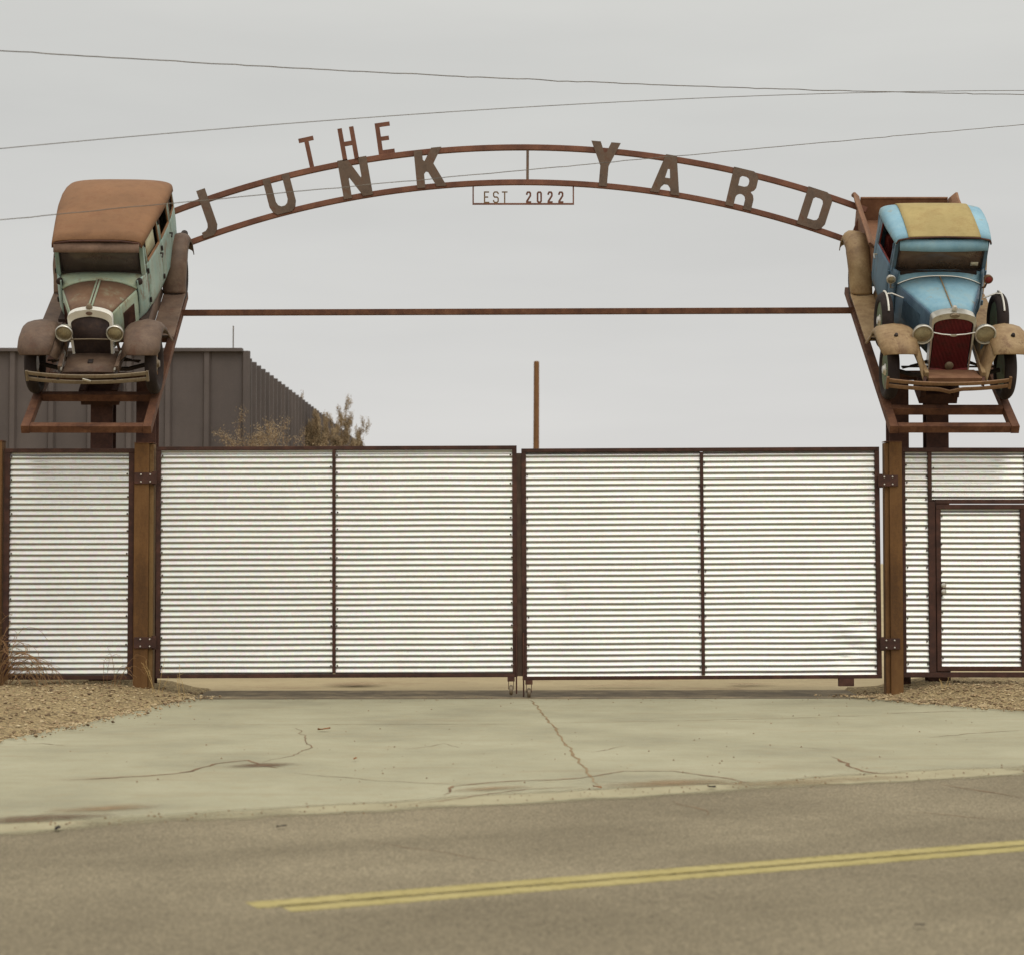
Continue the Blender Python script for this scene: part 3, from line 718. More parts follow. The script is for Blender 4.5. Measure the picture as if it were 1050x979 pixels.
def letter(ch, size, origin, ang, mat, parent, thick=.012, name='letter', xs=1.0, dy=0):
    polys, wd = G[ch]
    cu = bpy.data.curves.new('letter_outline', 'CURVE'); cu.dimensions = '2D'; cu.fill_mode = 'BOTH'; cu.extrude = thick/2
    for p in polys:
        sp = cu.splines.new('POLY'); sp.points.add(len(p)-1); sp.use_cyclic_u = True
        for k, (x, y) in enumerate(p): sp.points[k].co = ((x-wd/2)/100*size*xs, y/100*size, 0, 1)
    tmp = bpy.data.objects.new('letter_outline', cu)
    me = bpy.data.meshes.new_from_object(tmp); bpy.data.objects.remove(tmp); bpy.data.curves.remove(cu)
    me.name = name; me.materials.clear(); me.materials.append(mat)
    o = bpy.data.objects.new(name, me); COL.objects.link(o); o.parent = parent
    o.matrix_local = Matrix.Translation((origin[0], dy, origin[1])) @ Matrix.Rotation(ang, 4, 'Y') @ Matrix.Rotation(R(90), 4, 'X')
    return o
def on_arc(rad, a): return (AC.x+rad*math.sin(a), AC.z+rad*math.cos(a))
SZ = (RU-RL)+.035
for ch, px, py in (('J', 211, 222), ('U', 288, 201), ('N', 364, 181), ('K', 441, 172), ('Y', 619.5, 168), ('A', 684, 181), ('R', 761, 194), ('D', 836, 214)):
    a = math.atan2(px-535, 1145-py); letter(ch, SZ, on_arc(RL-.012, a), a, M['letter'], arch, dy=-.044)
for ch, px, py in (('T', 316.5, 156), ('H', 357, 147), ('E', 394.5, 142)):
    a = math.atan2(px-535, 1145-py); letter(ch, .43 if ch != 'T' else .415, on_arc(RU+.03, a), a, M['arch'], arch, dy=-.044 if ch == 'H' else 0)
# date plate under the arch: open frame with cut letters
def ap(px, py): return ((px-525)*PXM, 1.6+(574-py)*PXM)
xl, zt = ap(484.5, 188); xr, zb = ap(588.5, 210.3)
b = MB(); b.box(((xl+xr)/2, 0, zb), (xr-xl, .02, .022)); b.box((xl+.009, 0, (zb+.011+zt)/2), (.018, .02, zt-zb-.011)); b.box((xr-.009, 0, (zb+.011+zt+.0)/2), (.018, .02, zt-zb-.011))
dp = b.build('date_frame', M['arch'], arch)
for ch, px in (('e', 499), ('s', 508.5), ('t', 517.5), ('2', 542), ('0', 553), ('2', 564), ('2', 575)):
    x, _ = ap(px, 200); letter(ch, .155, (x, zb+.011), 0, M['post_edge'] if ch in 'est' else M['arch'], dp, .008, xs=.86 if ch.isdigit() else .92)

# ------------------------------------------------------------------ vehicle pieces (vehicle space: x sideways, y rearwards, z up from the tyre contact)
def wheel(parent, c, rad, kind, side, name='wheel', tyre_w=.14):
    X = ax_x(c)
    tr = tyre_w/2
    if kind == 'wire':
        b = MB(); rr = rad-.105
        b.lathe([(rr-.012, -.045), (rr+.01, -.05), (rr+.004, -.03), (rr-.02, 0), (rr+.004, .03), (rr+.01, .05), (rr-.012, .045), (rr-.03, 0)], X, 32)
        for k in range(20):
            a = 2*math.pi*k/20; h = .05*side if k % 2 else -.02*side
            b.tube([X @ Vector((.06*math.cos(a+.25), .06*math.sin(a+.25), h)), X @ Vector(((rr-.015)*math.cos(a), (rr-.015)*math.sin(a), 0))], .0055, 5)
        o = b.build(name, M['green_wheel'], parent)
        b = MB(); b.lathe([(.0, .085*side), (.045, .08*side), (.055, .06*side), (.075, .05*side), (.075, -.03*side), (0, -.03*side)], X, 20); b.build('hub', M['chrome'], o)
    else:
        b = MB(); rr = rad-.095
        b.lathe([(rr-.02, -.04), (rr+.012, -.045), (rr+.006, -.02), (rr+.006, .02), (rr+.012, .045), (rr-.02, .04), (rr-.028, 0)], X, 32)
        for k in range(12):
            a = 2*math.pi*k/12
            b.tube([X @ Vector((.06*math.cos(a), .06*math.sin(a), 0)), X @ Vector(((rr-.015)*math.cos(a), (rr-.015)*math.sin(a), 0))], [.022, .015], 8)
        o = b.build(name, M['wheel_rust'], parent)
        b = MB(); b.lathe([(0, .07*side), (.04, .066*side), (.05, .04*side), (.09, .03*side), (.09, -.03*side), (0, -.03*side)], X, 20); b.build('hub', M['bumper'], o)
    b = MB(); prof = []
    rc = rad-tr
    for k in range(17):
        a = math.pi*2*k/16+math.pi
        rr_ = rc+math.cos(a)*tr*(1.0 if math.cos(a) < 0 else .96); hh = math.sin(a)*tr*1.02
        prof.append((rr_, hh))
    rings = []
    n = 56
    for j in range(n):
        an = 2*math.pi*j/n
        ring = []
        for k, (r_, h) in enumerate(prof[:-1]):
            g = .004 if (j % 2 and 5 < k < 11) else 0
            ring.append(X @ Vector(((r_-g)*math.cos(an), (r_-g)*math.sin(an), h)))
        rings.append(ring)
    b.loft(rings, True, False, False, 0, True); b.build('tyre', M['tyre'], o, smooth=50)
    return o
PROF = [(0, -.05), (.0, -.015), (.1, .014), (.28, .036), (.5, .045), (.72, .036), (.88, .012), (.97, -.025), (1.0, -.07)]
def fender(parent, path, xin, xout, side, mat, lip=1.0, thick=.012):
    rings = []
    N = len(path)
    # smooth the path
    P = []
    for i in range(N-1):
        p0 = path[max(i-1, 0)]; p1 = path[i]; p2 = path[i+1]; p3 = path[min(i+2, N-1)]
        for k in range(4):
            f = k/4; r_ = []
            for c in range(len(p1)):
                r_.append(.5*((2*p1[c])+(-p0[c]+p2[c])*f+(2*p0[c]-5*p1[c]+4*p2[c]-p3[c])*f*f+(-p0[c]+3*p1[c]-3*p2[c]+p3[c])*f**3))
            P.append(r_)
    P.append(list(path[-1])); N = len(P)
    for i, p in enumerate(P):
        a = P[max(i-1, 0)]; c = P[min(i+1, N-1)]; dy, dz = c[0]-a[0], c[1]-a[1]; L = math.hypot(dy, dz); ny, nz_ = -dz/L, dy/L
        xi = p[2] if len(p) > 2 else xin; xo = p[3] if len(p) > 3 else xout
        ring = []
        for u, h in PROF:
            hh = h*(lip if h < 0 else 1); x_ = xi+(xo-xi)*u
            hh += .011*mnoise.noise(Vector((x_*7, p[0]*5, side*3+xin)))+.006*mnoise.noise(Vector((x_*17, p[0]*13, side*7)))
            ring.append((side*(x_+.008*mnoise.noise(Vector((p[0]*8, side, u)))), p[0]+ny*hh, p[1]+nz_*hh))
        rings.append(ring)
    b = MB(); b.loft(rings, False); return b.build('fender', mat, parent, smooth=70, solid=thick)
def headlamp(parent, c, r_, shell, tilt=0):
    X = ax_front(c, tilt); b = MB()
    b.lathe([(0, -.15), (r_*.3, -.145), (r_*.62, -.11), (r_*.88, -.05), (r_, .0), (r_*1.05, .004), (r_*1.06, .02), (r_*.98, .03), (r_*.9, .026), (r_*.88, .012)], X, 32)
    o = b.build('headlight', shell, parent)
    b = MB(); b.lathe([(r_*.885, .012), (r_*.7, .022), (r_*.4, .031), (0, .036)], X, 28); b.build('lens', M['lens'], o)
    return o
def arch_outline(hw, hb, nb, nt, sh=.45, n=7):
    """radiator outline, bottom left over the top to bottom right"""
    pts = [(-hb, nb), (-(hb+hw)/2, nb+(nt-nb)*.4), (-hw, nt-(hw*sh))]
    for k in range(1, n):
        a = math.pi/2*k/n; pts.append((-hw+hw*(1-math.cos(a))*1.0, nt-hw*sh*(1-math.sin(a))))
    pts.append((0, nt+.004))
    return pts+[(-x, z) for x, z in pts[-2::-1]]
def band(b, outer, inner, y0, y1, mi=0):
    """ring-like shell between two open outlines, from y0 (front) to y1"""
    n = len(outer); vs = []
    for o_, y in ((inner, y0+.02), (inner, y0+.004), (outer, y0), (outer, y1)):
        vs += [(x, y, z) for x, z in o_]
    fs = [(r_*n+k, r_*n+k+1, (r_+1)*n+k+1, (r_+1)*n+k) for r_ in range(3) for k in range(n-1)]
    b.add(vs, fs, mi)
def panel_grid(b, ys, zs, xf, side, mi=0):
    vs = [(side*xf(y, z), y, z(y) if callable(z) else z) for y in ys for z in zs]
    n = len(zs); b.add(vs, [(i*n+k, i*n+k+1, (i+1)*n+k+1, (i+1)*n+k) for i in range(len(ys)-1) for k in range(n-1)], mi)
def lin_s(a, c, n): return [a+(c-a)*k/n for k in range(n+1)]

def chassis(root, wb, track, rad, kind, mat_dark, hub_c=0):
    for s_ in (-1, 1):
        wheel(root, (s_*track/2, 0, rad), rad, kind, s_)
        wheel(root, (s_*track/2, wb, rad), rad, kind, s_)
    b = MB(); b.tube([(-track/2+.06, 0, rad), (-.4, 0, rad-.07), (.4, 0, rad-.07), (track/2-.06, 0, rad)], .028, 8)
    b.tube([(-.55, -.02, rad+.05), (.55, -.02, rad+.05)], .012, 6); b.build('front_axle', M['black_bits'], root)
    b = MB(); b.tube([(-track/2+.06, wb, rad), (track/2-.06, wb, rad)], .04, 8); b.lathe([(0, -.12), (.1, -.08), (.14, 0), (.1, .08), (0, .12)], Matrix.Translation((0, wb, rad)), 16); b.build('rear_axle', M['black_bits'], root)
    for s_ in (-1, 1):
        b = MB(); b.beam((s_*.33, -.42, .5), (s_*.37, .5, .53), .05, .09); b.beam((s_*.37, .48, .53), (s_*.42, wb+.45, .56), .05, .09); b.build('chassis_rail', mat_dark, root, bevel=.005)
    # leaf spring, engine sump
    b = MB()
    for k in range(4): b.tube([(-.52+.09*k, .06, rad-.04+.028*k+.03), (-.2, .06, rad+.07+.018*k), (.2, .06, rad+.07+.018*k), (.52-.09*k, .06, rad-.04+.028*k+.03)], .012, 6)
    b.build('leaf_spring', M['black_bits'], root)
    b = MB(); b.loft([[(x*s, y, z) for x, z in ((-.17, .62), (-.15, .36), (-.08, .28), (.08, .28), (.15, .36), (.17, .62))] for y, s in ((.12, .7), (.2, 1), (.95, 1), (1.1, .6))]); b.build('engine', M['black_bits'], root)

# ------------------------------------------------------------------ the mint sedan
def sedan():
    P = POSE['l']; th = R(P['th']); c, s = math.cos(th), math.sin(th)
    tc_ = .89       # distance of the front tyre contact from the stand's front edge, along the rails
    base = Vector((P['X'], F0[0]+tc_*c-.05*s, F0[1]+tc_*s+.05*c))
    yaw = R(P['yaw']); base.x -= math.sin(yaw)*tc_*c
    root = empty('old_sedan', base, 'weathered mint green antique sedan with rusty roof, mounted nose down above the left fence', 'car', rot=(th, 0, yaw))
    WB, TR, RA = 2.60, 1.41, .365
    chassis(root, WB, TR, RA, 'wood', M['fender_rust'])
    HW = [(.74, .45), (.95, .525), (1.4, .585), (2.0, .635), (2.6, .65), (2.95, .63), (3.06, .59)]
    def bx(y, z):
        h = lerp(HW, y); zz = z
        if zz > 1.21: return h-.03*(zz-1.21)/.4
        return h+.012*math.sin(max(0, min(1, (zz-.55)/.66))*math.pi)-.05*max(0, (.68-zz)/.14)
    ZB = [.53, .60, .68, .8, .95, 1.08, 1.17, 1.21]
    for sd_ in (-1, 1):
        b = MB(); panel_grid(b, lin_s(.745, 1.0, 4), [z if z < .9 else .9+(z-.9)*.68 for z in ZB], bx, sd_); b.build('cowl_side', M['mint'], root, solid=.02, smooth=50)
        for (y0, y1, pane) in ((1.012, 1.70, 'beige_pane'), (1.712, 2.34, None)):
            b = MB(); panel_grid(b, lin_s(y0, y1, 6), ZB, bx, sd_)
            zt_ = [1.213, 1.25, 1.55, 1.60]
            panel_grid(b, lin_s(y0, y0+.055, 1), [1.213, 1.4, 1.555], bx, sd_); panel_grid(b, lin_s(y1-.055, y1, 1), [1.213, 1.4, 1.555], bx, sd_)
            panel_grid(b, lin_s(y0+.056, y1-.056, 4), [1.53, 1.555], bx, sd_)
            d = b.build('door', M['mint'], root, solid=.024, smooth=50)
            # window channel
            b = MB()
            pts = [(sd_*(bx(y, z)+.006), y, z) for y, z in ((y0+.06, 1.225), (y1-.06, 1.225), (y1-.06, 1.525), (y0+.06, 1.525))]
            b.tube([pts[0], pts[1]], .016, 6); b.tube([pts[0], pts[3]], .012, 6); b.tube([pts[1], pts[2]], .012, 6)
            b.build('window_frame', M['roof_rust'], d)
            if pane:
                b = MB(); panel_grid(b, lin_s(y0+.062, y1-.15 if sd_ > 0 else y1-.062, 3), [1.23, 1.53], lambda y, z: bx(y, z)-.018, sd_); b.build('window_pane', M[pane], d, solid=.004)
            b = MB(); hx = sd_*(bx(y1-.09, 1.06)+.012)
            b.tube([(hx, y1-.08, 1.09), (hx+sd_*.035, y1-.08, 1.09), (hx+sd_*.04, y1-.19, 1.085)], .011, 6); b.build('handle', M['black_bits'], d)
            for z in (.74, 1.12, 1.47):
                b = MB(); b.tube([(sd_*(bx(y0, z)+.02), y0-.006, z-.03), (sd_*(bx(y0, z)+.02), y0-.006, z+.03)], .016, 8); b.build('hinge', M['black_bits'], d)
        b = MB(); panel_grid(b, lin_s(2.352, 3.06, 7), ZB, bx, sd_)
        panel_grid(b, lin_s(2.352, 2.42, 1), [1.213, 1.4, 1.54], bx, sd_); panel_grid(b, lin_s(2.82, 3.03, 3), [1.213, 1.33, 1.43], bx, sd_); panel_grid(b, lin_s(2.421, 2.819, 3), [1.50, 1.535], bx, sd_)
        qp = b.build('quarter_panel', M['mint'], root, solid=.024, smooth=50)
        b = MB()
        pts = [(sd_*(bx(y, z)+.006), y, z) for y, z in ((2.43, 1.225), (2.81, 1.225), (2.81, 1.50), (2.43, 1.50))]
        b.tube(pts, .014, 6, closed=True); b.build('window_frame', M['roof_rust'], qp)
        b = MB(); panel_grid(b, [2.425, 2.815], [1.22, 1.51], lambda y, z: bx(y, z)-.02, sd_); b.build('window_pane', M['glass_l'], qp, solid=.004)
        # windscreen pillar
        b = MB(); b.beam((sd_*.512, .955, 1.08), (sd_*.505, .93, 1.58), .05, .07, (0, 1, 0)); b.build('windscreen_pillar', M['mint'], root, bevel=.006)
    # back
    b = MB(); vs = [[(x, 3.03+.09*(1-(x/.59)**2)-.02*max(0, z-1.2), z) for z in (.53, .7, .95, 1.2, 1.27, 1.33)] for x in lin_s(-.59, .59, 10)]
    b.loft(vs, False); b.build('back_panel', M['mint'], root, solid=.02)
    # roof: rusted skin, rolled at the sides and the rear
    TAB = [(.80, .525, 1.56, 1.615), (1.0, .545, 1.57, 1.645), (1.4, .585, 1.58, 1.675), (1.9, .635, 1.575, 1.68), (2.3, .655, 1.56, 1.665), (2.6, .655, 1.53, 1.635), (2.8, .65, 1.49, 1.59), (2.95, .63, 1.44, 1.53), (3.07, .60, 1.37, 1.43), (3.13, .56, 1.31, 1.35), (3.15, .53, 1.26, 1.29)]
    rings = []
    for y, hw, ze, zc in TAB:
        ring = []
        for k in range(-12, 13):
            u = k/12; a = abs(u)
            x = hw*math.copysign(1-(1-a)**1.7, u)
            zz = ze+(zc-ze)*(1-a**2.6)**.8
            ring.append((x, y, zz))
        ring = [(-hw-.004, y, ze-.05)]+ring+[(hw+.004, y, ze-.05)]
        rings.append(ring)
    b = MB(); b.loft(rings, False); b.build('roof', M['roof_rust'], root, smooth=60, solid=.02)
    b = MB(); b.tube([(-.525, .80, 1.53), (-.50, .795, 1.57), (-.3, .79, 1.60), (0, .785, 1.608), (.3, .79, 1.60), (.50, .795, 1.57), (.525, .80, 1.53)], .013, 6); b.build('drip_rail', M['rust_dark'], root)
    b = MB(); b.loft([[(x*.99, y, z) for x in (-.515, .515)] for y, z in ((.80, 1.575), (.76, 1.52), (.735, 1.478))], False); b.build('sun_visor', M['visor_brown'], root, solid=.014)
    # header, windscreen
    b = MB(); b.box((0, .94, 1.555), (.98, .05, .07)); b.build('header', M['visor_brown'], root, bevel=.005)
    b = MB()
    for p, q in (((-.48, .955, 1.125), (.48, .955, 1.125)), ((-.48, .955, 1.125), (-.48, .915, 1.52)), ((.48, .955, 1.125), (.48, .915, 1.52))): b.beam(p, q, .024, .024, (0, 1, 0.02))
    wf = b.build('windscreen_frame', M['black_bits'], root)
    b = MB(); b.add([(-.48, .96, 1.115), (.48, .96, 1.115), (.48, .915, 1.53), (-.48, .915, 1.53)], [(0, 1, 2, 3)]); b.build('windscreen', M['glass_l'], wf, solid=.005)
    # cowl top and hood
    def ring(y, hw, nt, nb, drop): # over the top only
        return [(hw*u, y, nt-drop*abs(u)**2.4) for u in lin_s(-1, 1, 14)]
    b = MB(); b.loft([ring(.742, .445, 1.108, 0, .11), ring(.80, .465, 1.118, 0, .095), ring(.88, .50, 1.124, 0, .065), ring(.965, .525, 1.124, 0, .03)], False); b.build('cowl', M['mint_pale'], root, smooth=60, solid=.02)
    for sd_ in (-1, 1):
        b = MB(); b.loft([[(sd_*hw*u, y, nt-dr*u**2.4+.004*(1 if 0 < u < .12 else 0)) for u in lin_s(.02, 1, 9)] for y, hw, nt, dr in ((.035, .225, 1.07, .08), (.3, .30, 1.082, .09), (.733, .435, 1.106, .11))], False)
        hd = b.build('hood', M['hood_rust'], root, smooth=60, solid=.012)
        b = MB(); b.loft([[(sd_*(hw+.004), y, zt_+.008), (sd_*(hw+.012), y, zt_-.02), (sd_*(hw+.016), y, zt_-.2), (sd_*(hw+.01), y, .62), (sd_*(hw-.0), y, .54)] for y, hw, zt_ in ((.04, .225, .98), (.3, .30, .982), (.728, .432, .985))], False)
        hs = b.build('hood_side', M['mint_pale'], root, smooth=50, solid=.012)
        b = MB()
        for k in range(11):
            y = .34+k*.026; hw = lerp([(.04, .225), (.3, .30), (.728, .432)], y)+.026
            b.beam((sd_*hw, y, .64), (sd_*hw, y, .87), .012, .014, (0, 1, 0))
        b.build('louver', M['rust_dark'], hs)
        b = MB(); b.lathe([(0, -.05), (.03, -.04), (.04, 0), (.042, .02), (.03, .03), (0, .034)], ax_front((sd_*.478, .78, 1.085)), 14); b.build('cowl_lamp', M['black_bits'], root)
    b = MB(); b.loft([[(x, y, z+.013) for x in (-.028, 0, .028)] for y, z in ((.04, 1.071), (.3, 1.083), (.735, 1.107))], False); b.build('hood_hinge', M['mint_pale'], root, solid=.01)
    b = MB(); b.tube([(0, .035, 1.091), (0, .35, 1.107), (0, .735, 1.127)], .007, 6); b.build('hinge_rod', M['rust_dark'], root)
    # radiator
    O_, I_ = arch_outline(.262, .235, .42, 1.09, .42), arch_outline(.226, .208, .42, 1.0, .42)
    b = MB(); band(b, O_, I_, -.05, .045); b.build('radiator_shell', M['white_shell'], root, smooth=40)
    n = len(I_); b = MB(); b.add([(x, -.028, z) for x, z in I_], [tuple(range(n))]); b.build('radiator_core', M['core'], root, solid=.01)
    b = MB(); b.lathe([(0, .05), (.02, .045), (.035, .02), (.04, 0), (.02, -.03)], Matrix.Translation((0, -.01, 1.10)), 16); b.build('radiator_cap', M['bumper'], root)
    b = MB(); b.lathe([(0, .012), (.035, .008), (.04, 0)], ax_front((0, -.052, 1.045)) @ Matrix.Diagonal((1, .6, 1, 1)), 16); b.build('badge', M['visor_brown'], root)
    for sd_ in (-1, 1):
        headlamp(root, (sd_*.298, -.13, .83), .10, M['chrome'])
        b = MB(); b.tube([(sd_*.298, -.09, .73), (sd_*.31, -.05, .60), (sd_*.33, -.02, .50)], .018, 8); b.build('lamp_post', M['fender_rust'], root)
        fender(root, [(-.375, .66, .45, .80), (-.335, .73, .43, .825), (-.22, .80, .41, .83), (-.04, .835, .40, .83), (.16, .81, .41, .83), (.36, .70, .44, .83), (.55, .53, .48, .83), (.72, .39, .52, .83), (.80, .345, .52, .83)], .4, .84, sd_, M['fender_rust'])
        fender(root, [(2.03, .355, .55, .84), (2.10, .50, .56, .84), (2.20, .68, .58, .85), (2.36, .80, .6, .85), (2.58, .855, .6, .85), (2.80, .81, .6, .85), (2.98, .66, .6, .85), (3.06, .50, .6, .85)], .6, .84, sd_, M['fender_rust'])
        b = MB(); b.box((sd_*.70, 1.415, .335), (.28, 1.27, .03)); b.build('running_board', M['fender_rust'], root, bevel=.006)
        b = MB(); b.loft([[(sd_*.555, y, .352), (sd_*.535, y, .43), (sd_*(lerp(HW, y)-.045 if y > .9 else .46), y, .55)] for y in (.74, 1.0, 1.5, 2.05)], False); b.build('splash_apron', M['fender_rust'], root, solid=.01)
        # inner apron of the front fender
        b = MB(); b.loft([[(sd_*xi, y, zi), (sd_*.36, y, .58)] for y, xi, zi in ((-.36, .45, .66), (-.2, .42, .78), (0, .40, .80), (.2, .42, .76), (.45, .46, .6))], False); b.build('fender_apron', M['fender_rust'], root, solid=.008)
        b = MB(); b.tube([(sd_*.31, -.48, .51), (sd_*.32, -.25, .53), (sd_*.33, -.04, .55)], .014, 6); b.build('frame_horn', M['chrome'], root)
    b = MB(); b.tube([(-.30, -.10, .73), (0, -.085, .73), (.30, -.10, .73)], .009, 6); b.build('lamp_bar', M['bumper'], root)
    b = MB(); b.loft([[(-.29, y, z), (0, y, z+.006), (.29, y, z)] for y, z in ((-.46, .48), (-.2, .50), (-.03, .51))], False); b.add([(-.03, -.28, .512), (.03, -.28, .512), (.03, -.2, .518), (-.03, -.2, .518)], [(0, 1, 2, 3)], 1); b.build('front_apron', [M['fender_rust'], M['black_bits']], root, solid=.01)
    # bumper: two spring steel bars
    b = MB()
    for z in (.497, .423):
        rings = [[(x, -.60+.10*(abs(x)/.71)**2.2-dy_, z+dz_) for dy_, dz_ in ((0, -.024), (.012, -.02), (.016, 0), (.012, .02), (0, .024), (-.006, 0))] for x in lin_s(-.71, .71, 16)]
        b.loft(rings)
    for x in (-.70, .70): b.box((x, -.512, .46), (.03, .03, .13))
    bp = b.build('bumper', M['bumper'], root)
    b = MB(); b.box((0, 0, 0), (.1, .02, .026), Matrix.Translation((.01, -.625, .46)) @ Matrix.Rotation(.3, 4, 'Y')); b.build('bumper_clamp', M['chrome'], bp, bevel=.004)
    for x in (-.33, .33):
        b = MB(); b.beam((x, -.59, .46), (x, -.38, .48), .035, .02); b.build('bumper_bracket', M['black_bits'], root)
    # inside
    b = MB(); b.box((0, 1.9, .57), (1.08, 2.3, .04)); b.build('floor', M['dark_in'], root)
    for y in (1.35, 2.3):
        b = MB(); b.box((0, y, .74), (1.0, .45, .2)); b.box((0, y+.27, 1.02), (1.0, .14, .62)); b.build('seat', M['dark_in'], root, bevel=.04)
    b = MB(); b.lathe([(.19, -.012), (.2, 0), (.19, .012), (.18, 0)], Matrix.Translation((.25, 1.16, 1.10)) @ Matrix.Rotation(R(55), 4, 'X'), 24); b.tube([(.25, 1.16, 1.10), (.25, .95, .95)], .018, 8); b.build('steering_wheel', M['black_bits'], root)
    b = MB(); b.box((0, .90, .8), (.84, .03, .55)); b.build('firewall', M['dark_in'], root)
    # tail lamp on its bracket at the rear fender
    b = MB(); b.lathe([(0, .05), (.045, .04), (.05, 0), (.045, -.04), (0, -.05)], ax_front((.72, 3.14, .70)), 14); b.beam((.68, 3.05, .66), (.72, 3.13, .68), .03, .03); b.build('tail_lamp', M['black_bits'], root)
    return root
sedan()

# ------------------------------------------------------------------ the blue pickup
def pickup():
    P = POSE['r']; th = R(P['th']); c, s = math.cos(th), math.sin(th)
    tc_ = .72
    base = Vector((P['X'], F0[0]+tc_*c-.05*s, F0[1]+tc_*s+.05*c))
    root = empty('old_pickup', base, 'faded blue antique pickup with tan fenders and red grille, mounted nose down at right', 'pickup truck', rot=(th, 0, R(P['yaw'])))
    WB, TR, RA = 2.60, 1.37, .36
    chassis(root, WB, TR, RA, 'wire', M['tan_rust'])
    HW = [(.95, .50), (1.1, .56), (1.5, .60), (1.85, .615), (2.0, .60)]
    def bx(y, z):
        h = lerp(HW, y)
        if z > 1.19: return h-.035*(z-1.19)/.4
        return h+.012*math.sin(max(0, min(1, (z-.5)/.69))*math.pi)-.05*max(0, (.66-z)/.16)
    ZB = [.50, .58, .66, .8, .95, 1.08, 1.15, 1.19]
    for sd_ in (-1, 1):
        b = MB(); panel_grid(b, lin_s(.955, 1.10, 3), ZB, bx, sd_); b.build('cowl_side', M['blue_shaded'], root, solid=.02, smooth=50)
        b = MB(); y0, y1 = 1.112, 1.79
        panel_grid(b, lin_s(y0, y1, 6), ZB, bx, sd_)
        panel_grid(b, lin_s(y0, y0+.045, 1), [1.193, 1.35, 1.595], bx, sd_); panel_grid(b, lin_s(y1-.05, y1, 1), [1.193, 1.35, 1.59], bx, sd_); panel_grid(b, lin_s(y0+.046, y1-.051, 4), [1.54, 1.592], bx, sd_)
        d = b.build('door', M['blue_shaded'], root, solid=.024, smooth=50)
        b = MB(); b.tube([(sd_*(bx(y, z)+.0), y, z) for y, z in ((y0+.05, 1.205), (y1-.055, 1.205), (y1-.055, 1.535), (y0+.05, 1.535))], .012, 6, closed=True); b.build('window_frame', M['red_inside'], d)
        b = MB(); hx = sd_*(bx(y1-.09, 1.05)+.012); b.tube([(hx, y1-.07, 1.07), (hx+sd_*.04, y1-.07, 1.07), (hx+sd_*.045, y1-.18, 1.065)], .011, 6); b.build('handle', M['chrome'], d)
        for z in (.7, 1.1, 1.46):
            b = MB(); b.tube([(sd_*(bx(y0, z)+.02), y0-.006, z-.03), (sd_*(bx(y0, z)+.02), y0-.006, z+.03)], .014, 8); b.build('hinge', M['blue_shaded'], d)
        b = MB(); panel_grid(b, lin_s(1.802, 1.98, 3), ZB+[1.35, 1.50], bx, sd_); b.build('quarter_panel', M['blue_shaded'], root, solid=.024, smooth=50)
        b = MB(); b.beam((sd_*.545, 1.09, 1.15), (sd_*.535, 1.0, 1.61), .045, .06, (0, 1, 0)); b.build('windscreen_pillar', M['blue_shaded'], root, bevel=.006)
    b = MB(); b.loft([[(x, 2.0+.03*(1-(x/.6)**2), z) for z in (.5, .8, 1.1, 1.35, 1.50)] for x in lin_s(-.60, .60, 8)], False); bk = b.build('cab_back', M['blue_shaded'], root, solid=.02)
    # roof: blue rounded rails with a tan fabric insert
    TAB = [(.93, .56, 1.58, 1.645), (1.05, .575, 1.59, 1.67), (1.35, .605, 1.595, 1.695), (1.65, .615, 1.59, 1.70), (1.82, .615, 1.58, 1.68), (1.93, .605, 1.55, 1.64), (2.0, .59, 1.50, 1.57), (2.03, .57, 1.45, 1.50)]
    rings = []
    for y, hw, ze, zc in TAB:
        ring = []
        for k in range(-12, 13):
            u = k/12; a = abs(u); x = hw*math.copysign(1-(1-a)**1.8, u)
            ring.append((x, y, ze+(zc-ze)*(1-a**3)**.7))
        rings.append([(-hw-.004, y, ze-.03)]+ring+[(hw+.004, y, ze-.03)])
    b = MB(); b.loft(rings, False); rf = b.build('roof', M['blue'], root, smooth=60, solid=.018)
    def roof_z(y, x):
        hw = lerp([(r_[0], r_[1]) for r_ in TAB], y); ze = lerp([(r_[0], r_[2]) for r_ in TAB], y); zc = lerp([(r_[0], r_[3]) for r_ in TAB], y)
        a = min(1, abs(x)/hw); a = 1-(1-a)**(1/1.8); return ze+(zc-ze)*(1-a**3)**.7
    b = MB(); b.loft([[(x, y, roof_z(y, x)+.018) for x in lin_s(-.43, .43, 12)] for y in (.915, .93, 1.05, 1.2, 1.35, 1.5, 1.65, 1.8, 1.9, 1.97)], False); b.build('roof_insert', M['tan_roof'], rf, smooth=60, solid=.014)
    b = MB(); b.tube([(-.565, .935, 1.565), (-.54, .92, 1.615), (-.4, .912, 1.645), (0, .905, 1.663), (.4, .912, 1.645), (.54, .92, 1.615), (.565, .935, 1.565)], .012, 6); b.build('drip_rail', M['rust_dark'], rf)
    b = MB(); b.loft([[(x, y+.03*(x/.5)**2, z) for x in lin_s(-.525, .525, 8)] for y, z in ((.915, 1.62), (.88, 1.56), (.85, 1.495))], False); b.build('sun_visor', M['blue'], root, solid=.012, smooth=60)
    b = MB(); b.box((0, 1.02, 1.56), (1.03, .05, .07)); b.build('header', M['blue_shaded'], root, bevel=.005)
    b = MB()
    for p, q in (((-.515, 1.08, 1.16), (.515, 1.08, 1.16)), ((-.515, 1.08, 1.16), (-.508, .995, 1.53)), ((.515, 1.08, 1.16), (.508, .995, 1.53))): b.beam(p, q, .022, .022, (0, 1, .02))
    wf = b.build('windscreen_frame', M['black_bits'], root)
    b = MB(); b.add([(-.51, 1.083, 1.155), (.51, 1.083, 1.155), (.505, .998, 1.53), (-.505, .998, 1.53)], [(0, 1, 2, 3)]); b.build('windscreen', M['glass_r'], wf, solid=.005)
